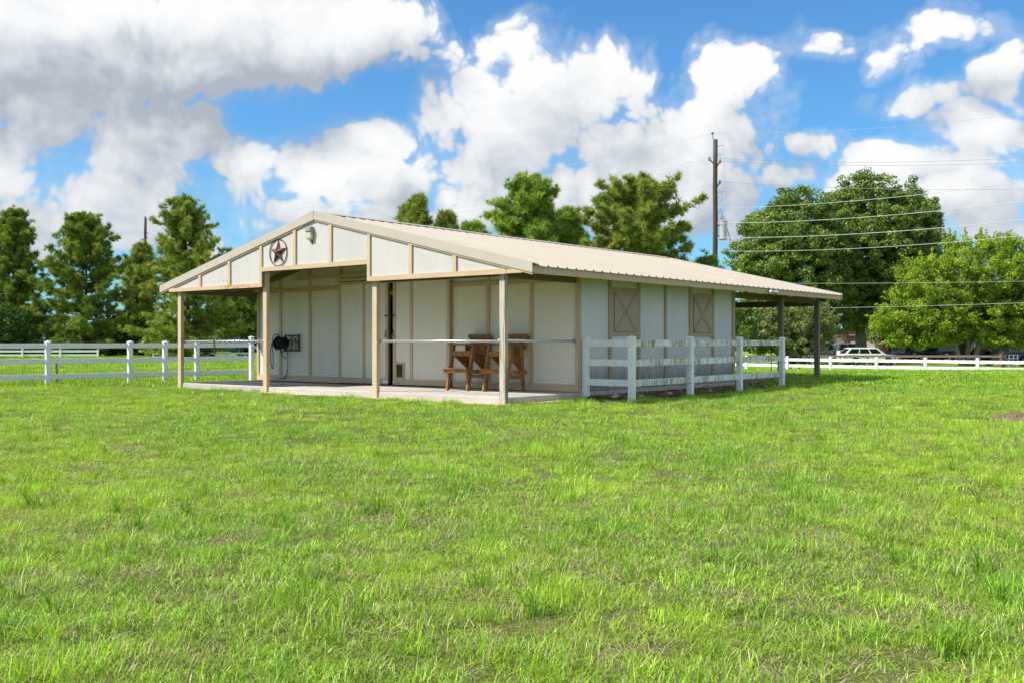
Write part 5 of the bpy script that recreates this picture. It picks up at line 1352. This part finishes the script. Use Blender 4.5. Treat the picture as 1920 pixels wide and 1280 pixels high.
# ------------------------------------------------------------------ grass
def blade_set(rs, n, rad, hmin, hmax, wmin, wmax, lean, segs=3, dry=0.0, curl=.5):
    V = []; q = []
    a = rs.uniform(0, 6.283, n); r = rad * np.sqrt(rs.rand(n)); bx = r * np.cos(a); by = r * np.sin(a)
    H = rs.uniform(hmin, hmax, n) ; Wd = rs.uniform(wmin, wmax, n); da = rs.uniform(0, 6.283, n); ln = np.abs(rs.normal(lean, .28, n))
    for i in range(n):
        d = np.array([math.cos(da[i]), math.sin(da[i])]); s = np.array([-d[1], d[0]]) * Wd[i] / 2
        tw = rs.uniform(-.5, .5); s = np.array([s[0] * math.cos(tw) - s[1] * math.sin(tw), s[0] * math.sin(tw) + s[1] * math.cos(tw)])
        pts = []; p = np.array([bx[i], by[i], -.005]); th = ln[i] * .35; L = H[i] / segs
        pts.append(p.copy())
        for k in range(segs):
            th2 = th + (ln[i] * 1.0 + curl * k / segs) * (k + 1) / segs; th2 = min(th2, 1.75)
            p = p + np.array([d[0] * math.sin(th2), d[1] * math.sin(th2), math.cos(th2)]) * L; pts.append(p.copy())
        c = rs.rand() * .9 if rs.rand() > dry else rs.uniform(.9, 1)
        for k in range(segs):
            w0 = 1 - (k / segs) ** 1.6; w1 = max(.04, 1 - ((k + 1) / segs) ** 1.6)
            A, B = pts[k], pts[k + 1]; s3 = np.array([s[0], s[1], 0])
            V += [A - s3 * w0, A + s3 * w0, B + s3 * w1, B - s3 * w1]; q.append(c)
    return np.array(V), q
def make_grass():
    rs = np.random.RandomState(77)
    src = bpy.data.collections.new('grass_sources')
    def addsrc(nm, V, q, mat): o = np_mesh(nm, V, 4, q, mat, link=False); src.objects.link(o)
    k = 0
    for i in range(6): addsrc(f's{k:02d}', *blade_set(rs, 130, .17, .025, .075, .0026, .005, .95, 3, .12), 'grass_blade'); k += 1        # 0-5 turf
    for i in range(4): addsrc(f's{k:02d}', *blade_set(rs, 70, .13, .06, .13, .0034, .0062, .55, 3, .05), 'grass_blade'); k += 1           # 6-9 taller turf
    for i in range(4): addsrc(f's{k:02d}', *blade_set(rs, 26, .05, .12, .25, .004, .0075, .62, 5, .05, .9), 'grass_weed' if i % 2 else 'grass_blade'); k += 1       # 10-13 clumps
    for i in range(3): addsrc(f's{k:02d}', *blade_set(rs, 70, .17, .04, .12, .0022, .0042, 1.35, 2, 0, .1), 'grass_dry'); k += 1           # 14-16 thatch
    for i in range(4): addsrc(f's{k:02d}', *blade_set(rs, 70, .36, .035, .085, .009, .016, .60, 2, .05), 'grass_blade'); k += 1            # 17-20 coarse turf for the distance
    P = []; Rr = []; S = []; I = []
    def ok(x, y):
        bx, by = to_barn(x, y)
        inside = (bx > -11.1) & (bx < .16) & (by > -.10) & (by < WE + .1)
        sand = (bx > -7.4) & (bx < .3) & (by > -.22 - .06 * np.sin(bx * 5) - .09 * np.clip((bx + 2) / 2, 0, 1)) & (by < 0)
        strip_ = (bx > -.1) & (bx < 1.22 + .12 * np.sin(by * 3.1)) & (by > 2.45) & (by < 10.1)
        md = ((x - MOUND[0]) / .36) ** 2 + ((y - MOUND[1]) / .44) ** 2 < 1
        return ~(inside | strip_ | md | sand)
    def noise2(x, y, s):
        return np.sin(x * 1.7 * s + 1.3 * np.sin(y * .9 * s)) * np.sin(y * 1.3 * s + 1.1 * np.sin(x * .8 * s + 2)) 
    def scatter(y0, y1, dens, kinds, sc, margin=4.5, power=None):
        area = (y1 - y0) * (2 * (.53 * y1 + margin)); n = int(area * dens)
        y = rs.uniform(y0, y1, n); x = rs.uniform(-1, 1, n) * (.53 * y1 + margin)
        m = (np.abs(x) < .53 * y + margin) & ok(x, y); x, y = x[m], y[m]; n = len(x)
        kk = rs.choice(kinds, n)
        P.append(np.stack([x, y, gz(x, y)], 1)); Rr.append(np.stack([rs.randn(n) * .06, rs.randn(n) * .06, rs.uniform(0, 6.283, n)], 1)); s = sc * rs.uniform(.75, 1.3, n)
        patch = .95 + .10 * noise2(x, y, .8) + .12 * noise2(x, y, 2.6) + .22 * noise2(x + 7, y, 7.5); zs = s * np.clip(patch, .4, 1.7) * rs.uniform(.7, 1.3, n)
        S.append(np.stack([s, s, zs], 1)); I.append(kk)
    T = list(range(6)); TT = list(range(6, 10)); CL = list(range(10, 14)); TH_ = list(range(14, 17)); CO = list(range(17, 21))
    scatter(1.2, 8, 70, T * 4 + TT, .92); scatter(1.2, 8, 22, TH_, 1.0); scatter(1.2, 8, 2.0, CL, .95)
    scatter(8, 14, 46, T * 4 + TT, .98); scatter(8, 14, 8, TH_, 1.1); scatter(8, 14, .6, CL, .9)
    scatter(14, 26, 26, T * 3 + TT, 1.08, 5.0); scatter(14, 26, 3, TH_, 1.2, 5); scatter(14, 26, .2, CL, .9)
    scatter(26, 46, 8.5, CO, 1.2, 6)
    scatter(46, 78, 1.6, CO, 2.0, 2.5)
    P = np.concatenate(P); Rr = np.concatenate(Rr); S = np.concatenate(S); I = np.concatenate(I)
    me = bpy.data.meshes.new('lawn_grass'); me.vertices.add(len(P)); me.vertices.foreach_set('co', P.astype(np.float32).ravel())
    a = me.attributes.new('rot', 'FLOAT_VECTOR', 'POINT'); a.data.foreach_set('vector', Rr.astype(np.float32).ravel())
    a = me.attributes.new('scl', 'FLOAT_VECTOR', 'POINT'); a.data.foreach_set('vector', S.astype(np.float32).ravel())
    a = me.attributes.new('idx', 'INT', 'POINT'); a.data.foreach_set('value', I.astype(np.int32))
    me.update(); o = bpy.data.objects.new('lawn_grass', me); COL.objects.link(o); tag(o, 'short green lawn grass covering the paddock', 'grass', kind='stuff')
    ng = bpy.data.node_groups.new('grass_instances', 'GeometryNodeTree')
    ng.interface.new_socket('Geometry', in_out='INPUT', socket_type='NodeSocketGeometry'); ng.interface.new_socket('Geometry', in_out='OUTPUT', socket_type='NodeSocketGeometry')
    nd = ng.nodes; gi = nd.new('NodeGroupInput'); go = nd.new('NodeGroupOutput')
    ci = nd.new('GeometryNodeCollectionInfo'); ci.inputs['Collection'].default_value = src; ci.inputs['Separate Children'].default_value = True; ci.inputs['Reset Children'].default_value = True
    ip = nd.new('GeometryNodeInstanceOnPoints'); ip.inputs['Pick Instance'].default_value = True
    def na(n, t): q = nd.new('GeometryNodeInputNamedAttribute'); q.data_type = t; q.inputs['Name'].default_value = n; return q.outputs['Attribute']
    er = nd.new('FunctionNodeEulerToRotation')
    L = ng.links; L.new(gi.outputs[0], ip.inputs['Points']); L.new(ci.outputs[0], ip.inputs['Instance']); L.new(na('idx', 'INT'), ip.inputs['Instance Index'])
    L.new(na('rot', 'FLOAT_VECTOR'), er.inputs[0]); L.new(er.outputs[0], ip.inputs['Rotation']); L.new(na('scl', 'FLOAT_VECTOR'), ip.inputs['Scale']); L.new(ip.outputs[0], go.inputs[0])
    md = o.modifiers.new('grass', 'NODES'); md.node_group = ng
    print('grass instances', len(P))
make_grass()
print('crown faces', TRI)
